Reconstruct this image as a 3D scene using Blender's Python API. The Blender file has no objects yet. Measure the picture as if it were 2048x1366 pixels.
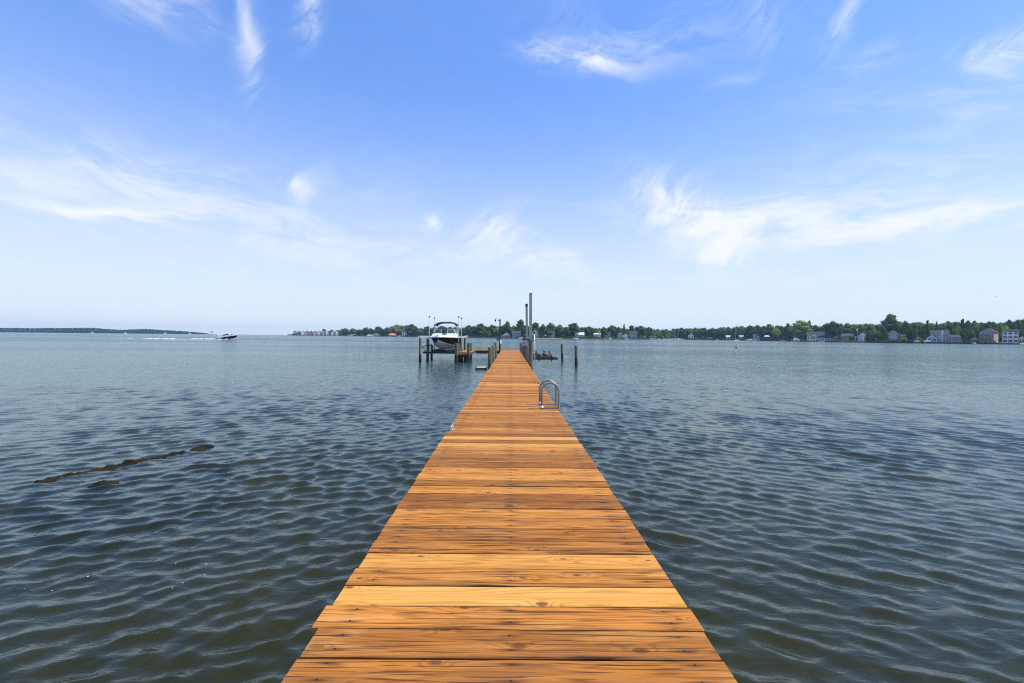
import bpy, bmesh, math, random
import numpy as np
from mathutils import Vector, Matrix, noise as mnoise

R = math.radians
rnd = random.Random(11)
scene = bpy.context.scene
col = scene.collection

# ------------------------------------------------------------------ camera
F = 870.0                                   # focal length in pixels of a 2048 px wide frame
CAM = Vector((-0.015, 0.0, 2.25))
cd = bpy.data.cameras.new("camera")
cam = bpy.data.objects.new("camera", cd)
col.objects.link(cam)
CR = (Matrix.Rotation(-0.0038, 3, 'Z') @ Matrix.Rotation(math.pi / 2 - 0.01115, 3, 'X')
      @ Matrix.Rotation(0.0095, 3, 'Z'))
cam.matrix_world = Matrix.Translation(CAM) @ CR.to_4x4()
cd.sensor_width = 36.0
cd.lens = F / 2048 * 36.0
cd.clip_start = 0.05
cd.clip_end = 12000
scene.camera = cam
scene.view_settings.view_transform = 'Standard'
scene.view_settings.look = 'None'
scene.view_settings.gamma = 1.0
scene.view_settings.exposure = 0.35
scene.cycles.use_denoising = False
scene.cycles.filter_width = 1.1
scene.cycles.max_bounces = 8
scene.cycles.transparent_max_bounces = 12
scene.cycles.volume_bounces = 0

# ------------------------------------------------------------------ sun and sky
SUN_EL, SUN_AZ = R(58), R(96)               # azimuth measured from +Y towards +X
sd = bpy.data.lights.new("sun", 'SUN')
sun = bpy.data.objects.new("sun", sd)
col.objects.link(sun)
sd.energy = 4.0
sd.angle = R(0.53)
sd.color = (1.0, 0.95, 0.87)
sdir = Vector((math.sin(SUN_AZ) * math.cos(SUN_EL), math.cos(SUN_AZ) * math.cos(SUN_EL), math.sin(SUN_EL)))
sun.rotation_euler = (-sdir).to_track_quat('-Z', 'Y').to_euler()
sun.location = (60, 40, 90)

world = bpy.data.worlds.new("World")
scene.world = world
world.use_nodes = True


class NT:
    """small node-tree writer"""
    def __init__(s, tree):
        s.t = tree
        s.n = tree.nodes
        s.l = tree.links

    def new(s, typ, **kw):
        n = s.n.new(typ)
        for k, v in kw.items():
            setattr(n, k, v)
        return n

    def put(s, sock, v):
        if v is None:
            return
        if isinstance(v, bpy.types.NodeSocket):
            s.l.new(v, sock)
        else:
            sock.default_value = v

    def m(s, op, a, b=None, c=None, clamp=False):
        n = s.new('ShaderNodeMath', operation=op, use_clamp=clamp)
        s.put(n.inputs[0], a)
        if b is not None:
            s.put(n.inputs[1], b)
        if c is not None:
            s.put(n.inputs[2], c)
        return n.outputs[0]

    def v(s, op, a, b=None):
        n = s.new('ShaderNodeVectorMath', operation=op)
        s.put(n.inputs[0], a)
        if b is not None:
            s.put(n.inputs[1], b)
        return n.outputs['Value'] if op in ('DOT_PRODUCT', 'LENGTH', 'DISTANCE') else n.outputs['Vector']

    def xyz(s, a, b, c):
        n = s.new('ShaderNodeCombineXYZ')
        for i, q in enumerate((a, b, c)):
            s.put(n.inputs[i], q)
        return n.outputs[0]

    def sep(s, a):
        n = s.new('ShaderNodeSeparateXYZ')
        s.put(n.inputs[0], a)
        return n.outputs

    def noise(s, vec, scale=1.0, detail=4.0, rough=0.5, dist=0.0, dim='3D'):
        n = s.new('ShaderNodeTexNoise', noise_dimensions=dim)
        s.put(n.inputs['Vector'], vec)
        n.inputs['Scale'].default_value = scale
        n.inputs['Detail'].default_value = detail
        n.inputs['Roughness'].default_value = rough
        n.inputs['Distortion'].default_value = dist
        return n.outputs[0]

    def mix(s, f, a, b, blend='MIX'):
        n = s.new('ShaderNodeMix', data_type='RGBA', blend_type=blend)
        s.put(n.inputs[0], f)
        s.put(n.inputs[6], a if not isinstance(a, tuple) else (*a[:3], 1))
        s.put(n.inputs[7], b if not isinstance(b, tuple) else (*b[:3], 1))
        return n.outputs[2]

    def smooth(s, v, lo, hi, a=0.0, b=1.0):
        n = s.new('ShaderNodeMapRange', interpolation_type='SMOOTHSTEP')
        s.put(n.inputs[0], v)
        n.inputs[1].default_value = lo
        n.inputs[2].default_value = hi
        n.inputs[3].default_value = a
        n.inputs[4].default_value = b
        return n.outputs[0]


def build_world():
    w = NT(world.node_tree)
    bg = w.n['Background']
    sky = w.new('ShaderNodeTexSky', sky_type='NISHITA')
    sky.sun_disc = False
    sky.sun_elevation = SUN_EL
    sky.sun_rotation = SUN_AZ
    sky.altitude = 0
    sky.air_density = 1.0
    sky.dust_density = 1.0
    sky.ozone_density = 2.0
    tc = w.new('ShaderNodeTexCoord')
    d = tc.outputs['Generated']
    x, y, z = w.sep(d)
    el = w.m('ARCSINE', z)
    az = w.m('ARCTAN2', x, y)
    ae = w.xyz(az, el, 0.0)
    base = w.mix(1.0, sky.outputs[0], SKY_TINT, 'MULTIPLY')
    base = w.mix(0.45, base, (1.65, 3.25, 7.4))
    hz = w.smooth(el, 0.0, 0.66, 1.0, 0.0)
    base = w.mix(w.m('MULTIPLY', w.m('POWER', hz, 1.75), 0.92), base, SKY_HORIZON)
    # cirrus: wisps gathered in patches of the sky (azimuth, elevation)
    warp = w.new('ShaderNodeTexNoise')
    w.put(warp.inputs['Vector'], ae)
    warp.inputs['Scale'].default_value = 5.0
    warp.inputs['Detail'].default_value = 3.0
    wv = w.v('MULTIPLY', w.v('SUBTRACT', warp.outputs['Color'], (0.5, 0.5, 0.5)), (0.16, 0.07, 0))
    aew = w.v('ADD', ae, wv)

    def field(rot, sx, sy, seed):
        mp = w.new('ShaderNodeMapping')
        mp.inputs['Rotation'].default_value = (0, 0, rot)
        w.put(mp.inputs['Vector'], aew)
        v2 = w.v('MULTIPLY', mp.outputs[0], (sx, sy, 0))
        return w.noise(w.v('ADD', v2, (seed, seed * .7, seed * .3)), 1.0, 11.0, 0.64, 0.6)
    fa = field(0.10, 6.0, 24.0, 3.1)
    fb = field(-0.75, 8.0, 22.0, 9.7)

    def total(patches):
        s = None
        for px, py, rx, ry, rot, st in patches:
            a0 = math.atan((px - 1021) / F)
            e0 = math.atan((673 - py) / F * math.cos(a0))
            mp = w.new('ShaderNodeMapping', vector_type='TEXTURE')
            mp.inputs['Location'].default_value = (a0, e0, 0)
            mp.inputs['Rotation'].default_value = (0, 0, R(-rot) + math.atan(-math.tan(e0) * math.sin(a0)))
            mp.inputs['Scale'].default_value = (rx / F * math.cos(a0) ** 1.6, ry / F * math.cos(a0), 1)
            w.put(mp.inputs['Vector'], aew)
            q = w.v('DOT_PRODUCT', mp.outputs[0], mp.outputs[0])
            e = w.m('MULTIPLY', w.m('POWER', 2.718, w.m('MULTIPLY', q, -1.0)), st)
            s = e if s is None else w.m('ADD', s, e)
        return s
    A = [(210, 428, 130, 13, 3, .95), (330, 370, 270, 52, 10, .48), (570, 480, 290, 46, 10, .42),
         (40, 372, 120, 26, 6, .26), (110, 300, 230, 40, 12, .10),
         (1500, 440, 240, 42, 2, .75), (1900, 428, 260, 34, -11, .72), (1760, 370, 320, 80, -12, .24),
         (1160, 112, 100, 20, 3, .80), (1290, 85, 170, 32, -4, .34), (330, 14, 140, 36, 14, .48),
         (1860, 205, 220, 34, 0, .30), (1740, 120, 80, 22, -12, .28), (2000, 125, 90, 14, 0, .42),
         (1110, 525, 100, 34, 14, .60), (760, 500, 160, 30, 8, .22), (1300, 540, 500, 40, 0, .12),
         (2080, 55, 120, 22, -25, .7), (1430, 172, 60, 10, -8, .25)]
    B = [(608, 385, 34, 34, 30, .75), (1350, 410, 110, 60, 25, .85), (1455, 492, 60, 34, -35, .72),
         (497, 82, 22, 80, 10, .62), (612, 8, 56, 20, -52, .70), (1985, 62, 110, 26, -28, .62),
         (1690, 22, 28, 62, 8, .45), (1500, 30, 100, 60, 20, .22), (985, 470, 80, 42, -28, .72),
         (856, 452, 24, 18, 0, .75), (715, 365, 60, 60, 55, .18), (1120, 20, 60, 30, 0, .12)]
    ta, tb = total(A), total(B)
    da = w.m('MULTIPLY', ta, w.smooth(w.m('ADD', fa, w.m('MULTIPLY', ta, 0.16)), 0.40, 0.72))
    db = w.m('MULTIPLY', tb, w.smooth(w.m('ADD', fb, w.m('MULTIPLY', tb, 0.16)), 0.40, 0.72))
    veil = w.m('MULTIPLY', w.smooth(fa, 0.45, 0.85), w.smooth(el, 0.02, 0.5, 0.22, 0.03))
    den = w.m('ADD', w.m('ADD', da, db), veil)
    den = w.m('MULTIPLY', w.m('MINIMUM', den, 0.95), w.smooth(el, 0.0, 0.06))
    colr = w.mix(den, base, SKY_CLOUD)
    w.put(bg.inputs['Color'], colr)
    bg.inputs['Strength'].default_value = SKY_STRENGTH


HAZE = 0.00012
SKY_STRENGTH = 0.10
SKY_TINT = (0.95, 1.40, 2.15)
SKY_HORIZON = (6.5, 7.2, 7.9)
SKY_CLOUD = (7.5, 7.7, 8.0)
build_world()


# ------------------------------------------------------------------ placing helpers
def P(px, py, d):
    return CAM + CR @ Vector(((px - 1024) / F * d, -(py - 683) / F * d, -d))


def hor(px):
    return 673.2 + (px - 1024) * 0.0095


def at(px, d, z):
    p = P(px, hor(px), d)
    return Vector((p.x, p.y, z))


def zat(px, py, d):
    return P(px, py, d).z


# ------------------------------------------------------------------ mesh helpers
class MB:
    def __init__(s):
        s.v, s.f, s.mi = [], [], []

    def add(s, vs, fs, mi=0):
        o = len(s.v)
        s.v += [tuple(q) for q in vs]
        s.f += [tuple(i + o for i in f) for f in fs]
        s.mi += [mi] * len(fs)

    def box(s, lo, hi, mi=0, rot=0.0, piv=None):
        x0, y0, z0 = lo
        x1, y1, z1 = hi
        vs = [(x0, y0, z0), (x1, y0, z0), (x1, y1, z0), (x0, y1, z0), (x0, y0, z1), (x1, y0, z1), (x1, y1, z1), (x0, y1, z1)]
        if rot:
            px, py = piv if piv else ((x0 + x1) / 2, (y0 + y1) / 2)
            c, n = math.cos(rot), math.sin(rot)
            vs = [(px + (a - px) * c - (b - py) * n, py + (a - px) * n + (b - py) * c, z) for a, b, z in vs]
        s.add(vs, [(0, 3, 2, 1), (4, 5, 6, 7), (0, 1, 5, 4), (1, 2, 6, 5), (2, 3, 7, 6), (3, 0, 4, 7)], mi)

    def bar(s, a, b, w, h=None, mi=0):
        """rectangular bar from a to b"""
        a, b = Vector(a), Vector(b)
        h = h or w
        t = (b - a).normalized()
        up = Vector((0, 0, 1)) if abs(t.z) < 0.95 else Vector((0, 1, 0))
        sx = t.cross(up).normalized() * (w / 2)
        sz = sx.cross(t).normalized() * (h / 2)
        vs = []
        for p in (a, b):
            vs += [p - sx - sz, p + sx - sz, p + sx + sz, p - sx + sz]
        s.add(vs, [(0, 1, 2, 3), (7, 6, 5, 4), (0, 4, 5, 1), (1, 5, 6, 2), (2, 6, 7, 3), (3, 7, 4, 0)], mi)

    def tube(s, pts, r, n=8, mi=0, cap=True):
        pts = [Vector(p) for p in pts]
        rs = r if isinstance(r, (list, tuple)) else [r] * len(pts)
        rings = []
        prev = None
        for i, p in enumerate(pts):
            t = (pts[min(i + 1, len(pts) - 1)] - pts[max(i - 1, 0)]).normalized()
            if prev is None:
                up = Vector((0, 0, 1)) if abs(t.z) < 0.9 else Vector((0, 1, 0))
                prev = t.cross(up).normalized()
            else:
                prev = (prev - t * prev.dot(t)).normalized()
            b = t.cross(prev)
            rings.append([p + (prev * math.cos(2 * math.pi * k / n) + b * math.sin(2 * math.pi * k / n)) * rs[i] for k in range(n)])
        vs = [q for rg in rings for q in rg]
        fs = []
        for i in range(len(pts) - 1):
            for k in range(n):
                fs.append((i * n + k, i * n + (k + 1) % n, (i + 1) * n + (k + 1) % n, (i + 1) * n + k))
        if cap:
            fs.append(tuple(range(n))[::-1])
            fs.append(tuple((len(pts) - 1) * n + k for k in range(n)))
        s.add(vs, fs, mi)

    def loft(s, rings, mi=0, closed=False, cap0=False, cap1=False):
        n = len(rings[0])
        fs = []
        for i in range(len(rings) - 1):
            for k in range(n if closed else n - 1):
                fs.append((i * n + k, i * n + (k + 1) % n, (i + 1) * n + (k + 1) % n, (i + 1) * n + k))
        if cap0:
            fs.append(tuple(range(n))[::-1])
        if cap1:
            fs.append(tuple((len(rings) - 1) * n + k for k in range(n)))
        s.add([q for rg in rings for q in rg], fs, mi)

    def build(s, name, mats, parent=None, loc=None, smooth=False, origin=None):
        """vertices are world coordinates unless origin is given as (0,0,0)"""
        if origin is None:
            origin = Vector(parent_world(parent)) if parent else Vector(loc or (0, 0, 0))
        me = bpy.data.meshes.new(name)
        o = Vector(origin)
        me.from_pydata([(a - o.x, b - o.y, c - o.z) for a, b, c in s.v], [], s.f)
        mats = mats if isinstance(mats, (list, tuple)) else [mats]
        for m in mats:
            me.materials.append(m)
        if len(mats) > 1:
            me.polygons.foreach_set('material_index', s.mi)
        if smooth:
            me.polygons.foreach_set('use_smooth', [True] * len(me.polygons))
        me.update()
        ob = bpy.data.objects.new(name, me)
        col.objects.link(ob)
        if parent:
            ob.parent = parent
        else:
            ob.location = o if loc is None else Vector(loc)
        return ob


def parent_world(p):
    v = Vector((0, 0, 0))
    while p:
        v += p.location
        p = p.parent
    return v


def tag(o, label=None, cat=None, group=None, kind=None):
    if label:
        o['label'] = label
    if cat:
        o['category'] = cat
    if group:
        o['group'] = group
    if kind:
        o['kind'] = kind
    return o


def thing(name, label, cat, loc=(0, 0, 0), rz=0.0, group=None):
    o = bpy.data.objects.new(name, None)
    o.empty_display_size = 0.3
    col.objects.link(o)
    o.location = loc
    o.rotation_euler = (0, 0, rz)
    return tag(o, label, cat, group)


def copy_thing(src, loc, rz=0.0, sc=(1, 1, 1), label=None, group=None):
    c = src.copy()
    col.objects.link(c)
    c.location = loc
    c.rotation_euler = (0, 0, rz)
    c.scale = sc
    if label:
        c['label'] = label
    if group:
        c['group'] = group
    for ch in list(src.children):
        k = ch.copy()
        col.objects.link(k)
        k.parent = c
        for g in list(ch.children):
            q = g.copy()
            col.objects.link(q)
            q.parent = k
    return c


def shade_auto(ob):
    for p in ob.data.polygons:
        p.use_smooth = True
    try:
        ob.data.set_sharp_from_angle(angle=R(35))
    except Exception:
        pass


# ------------------------------------------------------------------ materials
def mat(name, c=(.5, .5, .5), rough=0.6, metal=0.0, spec=0.4, var=0.0, vscale=4.0, bump=0.0):
    m = bpy.data.materials.new(name)
    m.use_nodes = True
    t = NT(m.node_tree)
    b = t.n['Principled BSDF']
    b.inputs['Roughness'].default_value = rough
    b.inputs['Metallic'].default_value = metal
    b.inputs['Specular IOR Level'].default_value = spec
    if var > 0:
        tc = t.new('ShaderNodeTexCoord')
        n = t.noise(tc.outputs['Object'], vscale, 5, .6)
        f = t.smooth(n, .3, .7)
        lo = tuple(q * (1 - var) for q in c)
        hi = tuple(min(1, q * (1 + var * .6)) for q in c)
        t.put(b.inputs['Base Color'], t.mix(f, lo, hi))
        if bump:
            bp = t.new('ShaderNodeBump')
            bp.inputs['Strength'].default_value = bump
            bp.inputs['Distance'].default_value = .02
            t.put(bp.inputs['Height'], n)
            t.put(b.inputs['Normal'], bp.outputs[0])
    else:
        b.inputs['Base Color'].default_value = (*c, 1)
    return m


def mat_deck():
    m = bpy.data.materials.new("deck_wood")
    m.use_nodes = True
    t = NT(m.node_tree)
    b = t.n['Principled BSDF']
    uv = t.new('ShaderNodeUVMap', uv_map='UVMap')
    u, v, _ = t.sep(uv.outputs[0])
    at_ = t.new('ShaderNodeAttribute', attribute_name='plank')
    tone, seed, newn = t.sep(at_.outputs['Vector'])
    s50 = t.m('MULTIPLY', seed, 57.0)
    uo = t.m('ADD', u, s50)
    # knots
    kv = t.new('ShaderNodeTexVoronoi', voronoi_dimensions='2D', feature='F1')
    t.put(kv.inputs['Vector'], t.xyz(t.m('MULTIPLY', uo, 2.4), t.m('ADD', t.m('MULTIPLY', v, 5.0), s50), 0))
    kv.inputs['Scale'].default_value = 1.0
    kd = kv.outputs['Distance']
    kr = t.sep(kv.outputs['Color'])[0]
    gate = t.smooth(kr, .36, .42)
    ksz = t.m('MULTIPLY_ADD', t.sep(kv.outputs['Color'])[1], .05, .025)
    kn = t.m('MULTIPLY', t.smooth(t.m('DIVIDE', kd, ksz), .75, 1.15, 1, 0), gate)
    kring = t.m('MULTIPLY', t.smooth(t.m('ABSOLUTE', t.m('SUBTRACT', t.m('DIVIDE', kd, ksz), 1.15)), 0, .3, 1, 0), gate)
    kinf = t.m('MULTIPLY', t.m('POWER', 2.718, t.m('MULTIPLY', kd, -9.0)), gate)
    # contour-like growth rings flowing round the knots
    low = t.noise(t.xyz(t.m('MULTIPLY', uo, .55), t.m('MULTIPLY', v, 7.5), s50), 1, 2.0, .45)
    ph = t.m('ADD', t.m('ADD', t.m('MULTIPLY', low, 13.0), t.m('MULTIPLY', v, 26.0)), t.m('MULTIPLY', kinf, 4.0))
    ring = t.m('MULTIPLY_ADD', t.m('SINE', t.m('MULTIPLY', ph, 6.283)), .5, .5)
    ring = t.m('POWER', ring, 1.6)
    fine = t.noise(t.xyz(t.m('MULTIPLY', uo, 4.0), t.m('MULTIPLY', v, 150.0), s50), 1, 6, .75)
    streak = t.noise(t.xyz(t.m('MULTIPLY', uo, 1.4), t.m('MULTIPLY', v, 22.0), s50), 1, 5, .6)
    blot = t.noise(t.xyz(t.m('MULTIPLY', uo, 1.7), t.m('MULTIPLY', v, 9.0), s50), 1, 4, .6)
    crk = t.noise(t.xyz(t.m('MULTIPLY', uo, 1.3), t.m('MULTIPLY', v, 75.0), t.m('ADD', s50, 7.3)), 1, 3, .55)
    old = t.m('SUBTRACT', 1.0, newn)
    crack = t.m('MULTIPLY', t.smooth(crk, .59, .625), old)
    lines = t.noise(t.xyz(t.m('MULTIPLY', uo, 1.9), t.m('MULTIPLY', t.m('ADD', v, t.m('MULTIPLY', low, .06)), 85.0), t.m('ADD', s50, 3.1)), 1, 2, .5)
    lines = t.m('MULTIPLY', t.smooth(lines, .605, .625), t.m('MULTIPLY_ADD', old, .8, .05))
    # colours
    cA = t.mix(tone, (0.31, 0.108, 0.020), (0.73, 0.285, 0.050))
    cA = t.mix(newn, cA, (0.60, 0.325, 0.08))
    cD = t.mix(newn, t.mix(tone, (0.16, 0.056, 0.013), (0.42, 0.150, 0.025)), (0.639, 0.258, 0.043))
    g = t.m('ADD', t.m('MULTIPLY', t.smooth(streak, .3, .72), .55), t.m('MULTIPLY', t.smooth(fine, .3, .7), .35))
    g = t.m('ADD', g, t.m('MULTIPLY', ring, .30), clamp=True)
    c = t.mix(t.m('MULTIPLY', g, .85), cA, cD)
    c = t.mix(t.m('MULTIPLY', t.m('MULTIPLY', t.smooth(blot, .52, .75), .36), old), c, (.13, .062, .035))
    c = t.mix(t.m('MULTIPLY', t.smooth(blot, .46, .25), .32), c, (.74, .40, .13))
    c = t.mix(t.m('MULTIPLY', t.smooth(fine, .56, .61), t.m('MULTIPLY_ADD', old, .26, .12)), c, (.13, .058, .028))
    edge = t.m('MINIMUM', v, t.m('SUBTRACT', .180, v))
    edge = t.m('MULTIPLY', t.smooth(edge, .004, .026, 1, 0), t.smooth(blot, .35, .65))
    c = t.mix(t.m('MULTIPLY', edge, t.m('MULTIPLY_ADD', old, .40, .1)), c, (.10, .05, .028))
    c = t.mix(t.m('MULTIPLY', t.smooth(ring, .55, .9), .28), c, (.16, .06, .018))
    c = t.mix(t.m('MULTIPLY', lines, .8), c, (.05, .02, .009))
    c = t.mix(t.m('MULTIPLY', kn, .85), c, (.115, .045, .02))
    c = t.mix(t.m('MULTIPLY', kring, .55), c, (.06, .025, .012))
    c = t.mix(t.m('MULTIPLY', crack, .75), c, (.03, .016, .01))
    # rust-black stains round the nails, drawn out along the grain
    du = t.m('ABSOLUTE', t.m('SUBTRACT', t.m('ABSOLUTE', u), .78))
    du = t.m('MINIMUM', du, t.m('ABSOLUTE', u))
    dv = t.m('MINIMUM', t.m('ABSOLUTE', t.m('SUBTRACT', v, .046)), t.m('ABSOLUTE', t.m('SUBTRACT', v, .138)))
    q = t.m('ADD', t.m('POWER', t.m('DIVIDE', du, .060), 2.0), t.m('POWER', t.m('DIVIDE', dv, .0095), 2.0))
    stn = t.m('MULTIPLY', t.m('POWER', 2.718, t.m('MULTIPLY', q, -1.0)), t.m('MULTIPLY', old, t.smooth(fine, .2, .6, .45, 1.0)))
    c = t.mix(t.m('MULTIPLY', stn, .85), c, (.028, .016, .013))
    hs = t.new('ShaderNodeHueSaturation')
    hs.inputs['Saturation'].default_value = 1.0
    hs.inputs['Value'].default_value = 1.05
    t.put(hs.inputs['Color'], c)
    t.put(b.inputs['Base Color'], hs.outputs[0])
    t.put(b.inputs['Roughness'], t.m('MULTIPLY_ADD', g, .25, .52))
    b.inputs['Specular IOR Level'].default_value = .1
    bp = t.new('ShaderNodeBump')
    bp.inputs['Strength'].default_value = .55
    bp.inputs['Distance'].default_value = .006
    h = t.m('SUBTRACT', t.m('MULTIPLY', fine, .5), t.m('MULTIPLY', crack, 1.0))
    h = t.m('SUBTRACT', h, t.m('MULTIPLY', g, .5))
    t.put(bp.inputs['Height'], h)
    t.put(b.inputs['Normal'], bp.outputs[0])
    return m


def mat_pile():
    m = bpy.data.materials.new("weathered_piling")
    m.use_nodes = True
    t = NT(m.node_tree)
    b = t.n['Principled BSDF']
    g = t.new('ShaderNodeNewGeometry')
    x, y, z = t.sep(g.outputs['Position'])
    v = t.xyz(t.m('MULTIPLY', x, 9.0), t.m('MULTIPLY', y, 9.0), t.m('MULTIPLY', z, 1.2))
    n1 = t.noise(v, 1, 5, .6)
    n2 = t.noise(t.xyz(t.m('MULTIPLY', x, 30.0), t.m('MULTIPLY', y, 30.0), t.m('MULTIPLY', z, 1.5)), 1, 4, .6)
    c = t.mix(t.smooth(n1, .35, .65), (.085, .087, .05), (.20, .18, .115))
    c = t.mix(t.m('MULTIPLY', t.smooth(n2, .5, .68), .7), c, (.06, .055, .04))
    c = t.mix(t.m('MULTIPLY', t.smooth(t.noise(g.outputs['Position'], 1.1, 2), .5, .7), .6), c, (.10, .15, .09))
    wet = t.smooth(t.m('ADD', z, t.m('MULTIPLY', n1, .30)), .66, .98, 1, 0)
    c = t.mix(t.m('MULTIPLY', wet, .93), c, (.016, .014, .010))
    t.put(b.inputs['Base Color'], c)
    b.inputs['Roughness'].default_value = .8
    bp = t.new('ShaderNodeBump')
    bp.inputs['Strength'].default_value = .6
    bp.inputs['Distance'].default_value = .01
    t.put(bp.inputs['Height'], n2)
    t.put(b.inputs['Normal'], bp.outputs[0])
    return m


def mat_water():
    m = bpy.data.materials.new("bay_water")
    m.use_nodes = True
    t = NT(m.node_tree)
    t.n.remove(t.n['Principled BSDF'])
    out = t.n['Material Output']
    g = t.new('ShaderNodeNewGeometry')
    pos = g.outputs['Position']
    x, y, z = t.sep(pos)
    r1 = t.noise(t.v('MULTIPLY', pos, (6.0, 13.0, 1)), 1, 3, .5, .4)
    big = t.noise(t.v('MULTIPLY', pos, (.05, .11, 1)), 1, 3, .5)
    r2 = t.noise(t.v('MULTIPLY', pos, (.45, 1.3, 1)), 1, 4, .6, .4)
    r3 = t.noise(t.v('MULTIPLY', pos, (1.7, 4.2, 1)), 1, 3, .55, .5)
    calm = t.smooth(t.noise(t.v('MULTIPLY', pos, (.006, .022, 1)), 1, 3, .5), .38, .62, .45, 1.15)
    r2a = t.m('MULTIPLY', t.m('ADD', t.m('MULTIPLY', r2, t.smooth(y, 25, 200, .0, .34)), t.m('MULTIPLY', r3, t.smooth(y, 7, 26, .0, .085))), calm)
    bp = t.new('ShaderNodeBump')
    bp.inputs['Strength'].default_value = 1.0
    bp.inputs['Distance'].default_value = 1.0
    t.put(bp.inputs['Height'], t.m('ADD', t.m('MULTIPLY', r1, .009), r2a))
    fr = t.new('ShaderNodeFresnel')
    fr.inputs['IOR'].default_value = 1.333
    t.put(fr.inputs['Normal'], bp.outputs[0])
    gl = t.new('ShaderNodeBsdfGlossy')
    gl.inputs['Color'].default_value = (.89, .98, .94, 1)
    t.put(gl.inputs['Roughness'], t.smooth(y, 10, 250, .09, .13))
    t.put(gl.inputs['Normal'], bp.outputs[0])
    df = t.new('ShaderNodeBsdfDiffuse')
    t.put(df.inputs['Color'], t.mix(t.m('MULTIPLY_ADD', t.smooth(big, .35, .65), .25, t.smooth(y, 5, 30, .15, .75)), WATER_A, WATER_B))
    tr = t.new('ShaderNodeBsdfTransparent')
    tr.inputs['Color'].default_value = (.62, .60, .42, 1)
    body = t.new('ShaderNodeMixShader')
    t.put(body.inputs[0], t.smooth(y, 6, 40, .55, .10))
    t.l.new(df.outputs[0], body.inputs[1])
    t.l.new(tr.outputs[0], body.inputs[2])
    mx = t.new('ShaderNodeMixShader')
    t.put(mx.inputs[0], t.m('MULTIPLY', .86, t.m('SUBTRACT', 1.0, t.m('POWER', 2.718, t.m('MULTIPLY', t.m('MAXIMUM', t.m('SUBTRACT', fr.outputs[0], .020), .004), -1.75)))))
    t.l.new(body.outputs[0], mx.inputs[1])
    t.l.new(gl.outputs[0], mx.inputs[2])
    t.l.new(mx.outputs[0], out.inputs['Surface'])
    return m


def mat_foliage():
    m = bpy.data.materials.new("foliage")
    m.use_nodes = True
    t = NT(m.node_tree)
    b = t.n['Principled BSDF']
    oi = t.new('ShaderNodeObjectInfo')
    tc = t.new('ShaderNodeTexCoord')
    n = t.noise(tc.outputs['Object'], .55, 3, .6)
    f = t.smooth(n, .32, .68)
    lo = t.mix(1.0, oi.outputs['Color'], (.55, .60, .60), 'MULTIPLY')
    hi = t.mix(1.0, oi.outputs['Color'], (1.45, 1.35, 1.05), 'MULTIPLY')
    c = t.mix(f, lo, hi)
    t.put(b.inputs['Base Color'], c)
    b.inputs['Roughness'].default_value = .75
    b.inputs['Specular IOR Level'].default_value = .15
    tl = t.new('ShaderNodeBsdfTranslucent')
    t.put(tl.inputs['Color'], c)
    mx = t.new('ShaderNodeMixShader')
    mx.inputs[0].default_value = .35
    out = t.n['Material Output']
    t.l.new(b.outputs[0], mx.inputs[1])
    t.l.new(tl.outputs[0], mx.inputs[2])
    t.l.new(mx.outputs[0], out.inputs['Surface'])
    return m


WATER_A = (.030, .033, .016)
WATER_B = (.028, .054, .048)
M = {}
M['deck'] = mat_deck()
M['pile'] = mat_pile()
M['water'] = mat_water()
M['foliage'] = mat_foliage()
M['bark'] = mat('bark', (.10, .075, .055), .9, var=.3, vscale=2)
M['nail'] = mat('rusty_nail', (.035, .022, .018), .7, .3)
M['joist'] = mat('joist_wood', (.16, .12, .085), .85, var=.4, vscale=3)
M['fascia'] = mat('grey_fascia', (.27, .22, .16), .85, var=.3, vscale=3)
M['steel'] = mat('galvanised_track', (.30, .32, .33), .45, .55, var=.2, vscale=2)
M['tube'] = mat('aluminium_tube', (.27, .245, .215), .45, .35, var=.15, vscale=8)
M['alu'] = mat('aluminium_beam', (.55, .56, .57), .4, .5, var=.12)
M['white_plastic'] = mat('white_plastic', (.78, .78, .76), .4, var=.06)
M['pvc'] = mat('weathered_pvc', (.44, .44, .42), .5, var=.15)
M['black_plastic'] = mat('black_plastic', (.02, .02, .022), .5, var=.2)
M['grey_box'] = mat('grey_enclosure', (.36, .34, .37), .5, var=.1)
M['dark_steel'] = mat('dark_painted_steel', (.022, .022, .03), .5, .2, var=.3)
M['arm'] = mat('grey_brown_arm', (.125, .10, .08), .8, var=.4, vscale=3)
M['dark_wood'] = mat('dark_wet_timber', (.075, .055, .04), .8, var=.5, vscale=5)
M['gel_white'] = mat('white_gelcoat', (.82, .82, .80), .18, 0, .5, var=.03)
M['hull_dark'] = mat('dark_maroon_gelcoat', (.014, .010, .016), .6, 0, .10, var=.2, vscale=1)
M['hull_bottom'] = mat('bottom_paint', (.40, .39, .35), .55, var=.18, vscale=2)
M['canvas'] = mat('navy_canvas', (.022, .032, .055), .85, var=.2)
M['upholstery'] = mat('cream_upholstery', (.55, .50, .42), .7, var=.1)
M['brass'] = mat('galvanised_cleat', (.52, .52, .52), .4, .7, var=.2)
M['glass'] = mat('tinted_glass', (.05, .075, .085), .08, 0, .5, var=.1)
M['pane'] = mat('window_glass', (.035, .045, .055), .12, 0, .5, var=.2)
M['frame_white'] = mat('white_trim', (.75, .75, .73), .55, var=.05)
M['blue_fender'] = mat('navy_fender', (.03, .035, .11), .45, var=.2)
M['rock'] = mat('weedy_rock', (.024, .018, .009), .92, spec=.08, var=.6, vscale=3, bump=.8)
M['rubble'] = mat('grey_rubble', (.20, .19, .17), .9, var=.5, vscale=.6)
M['lawn'] = mat('lawn', (.105, .15, .030), .95, var=.35, vscale=.25)
M['scrub'] = mat('scrub_ground', (.045, .060, .022), .95, var=.5, vscale=.12)
M['sand'] = mat('pale_sand', (.52, .47, .38), .95, var=.15, vscale=.3)
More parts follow.
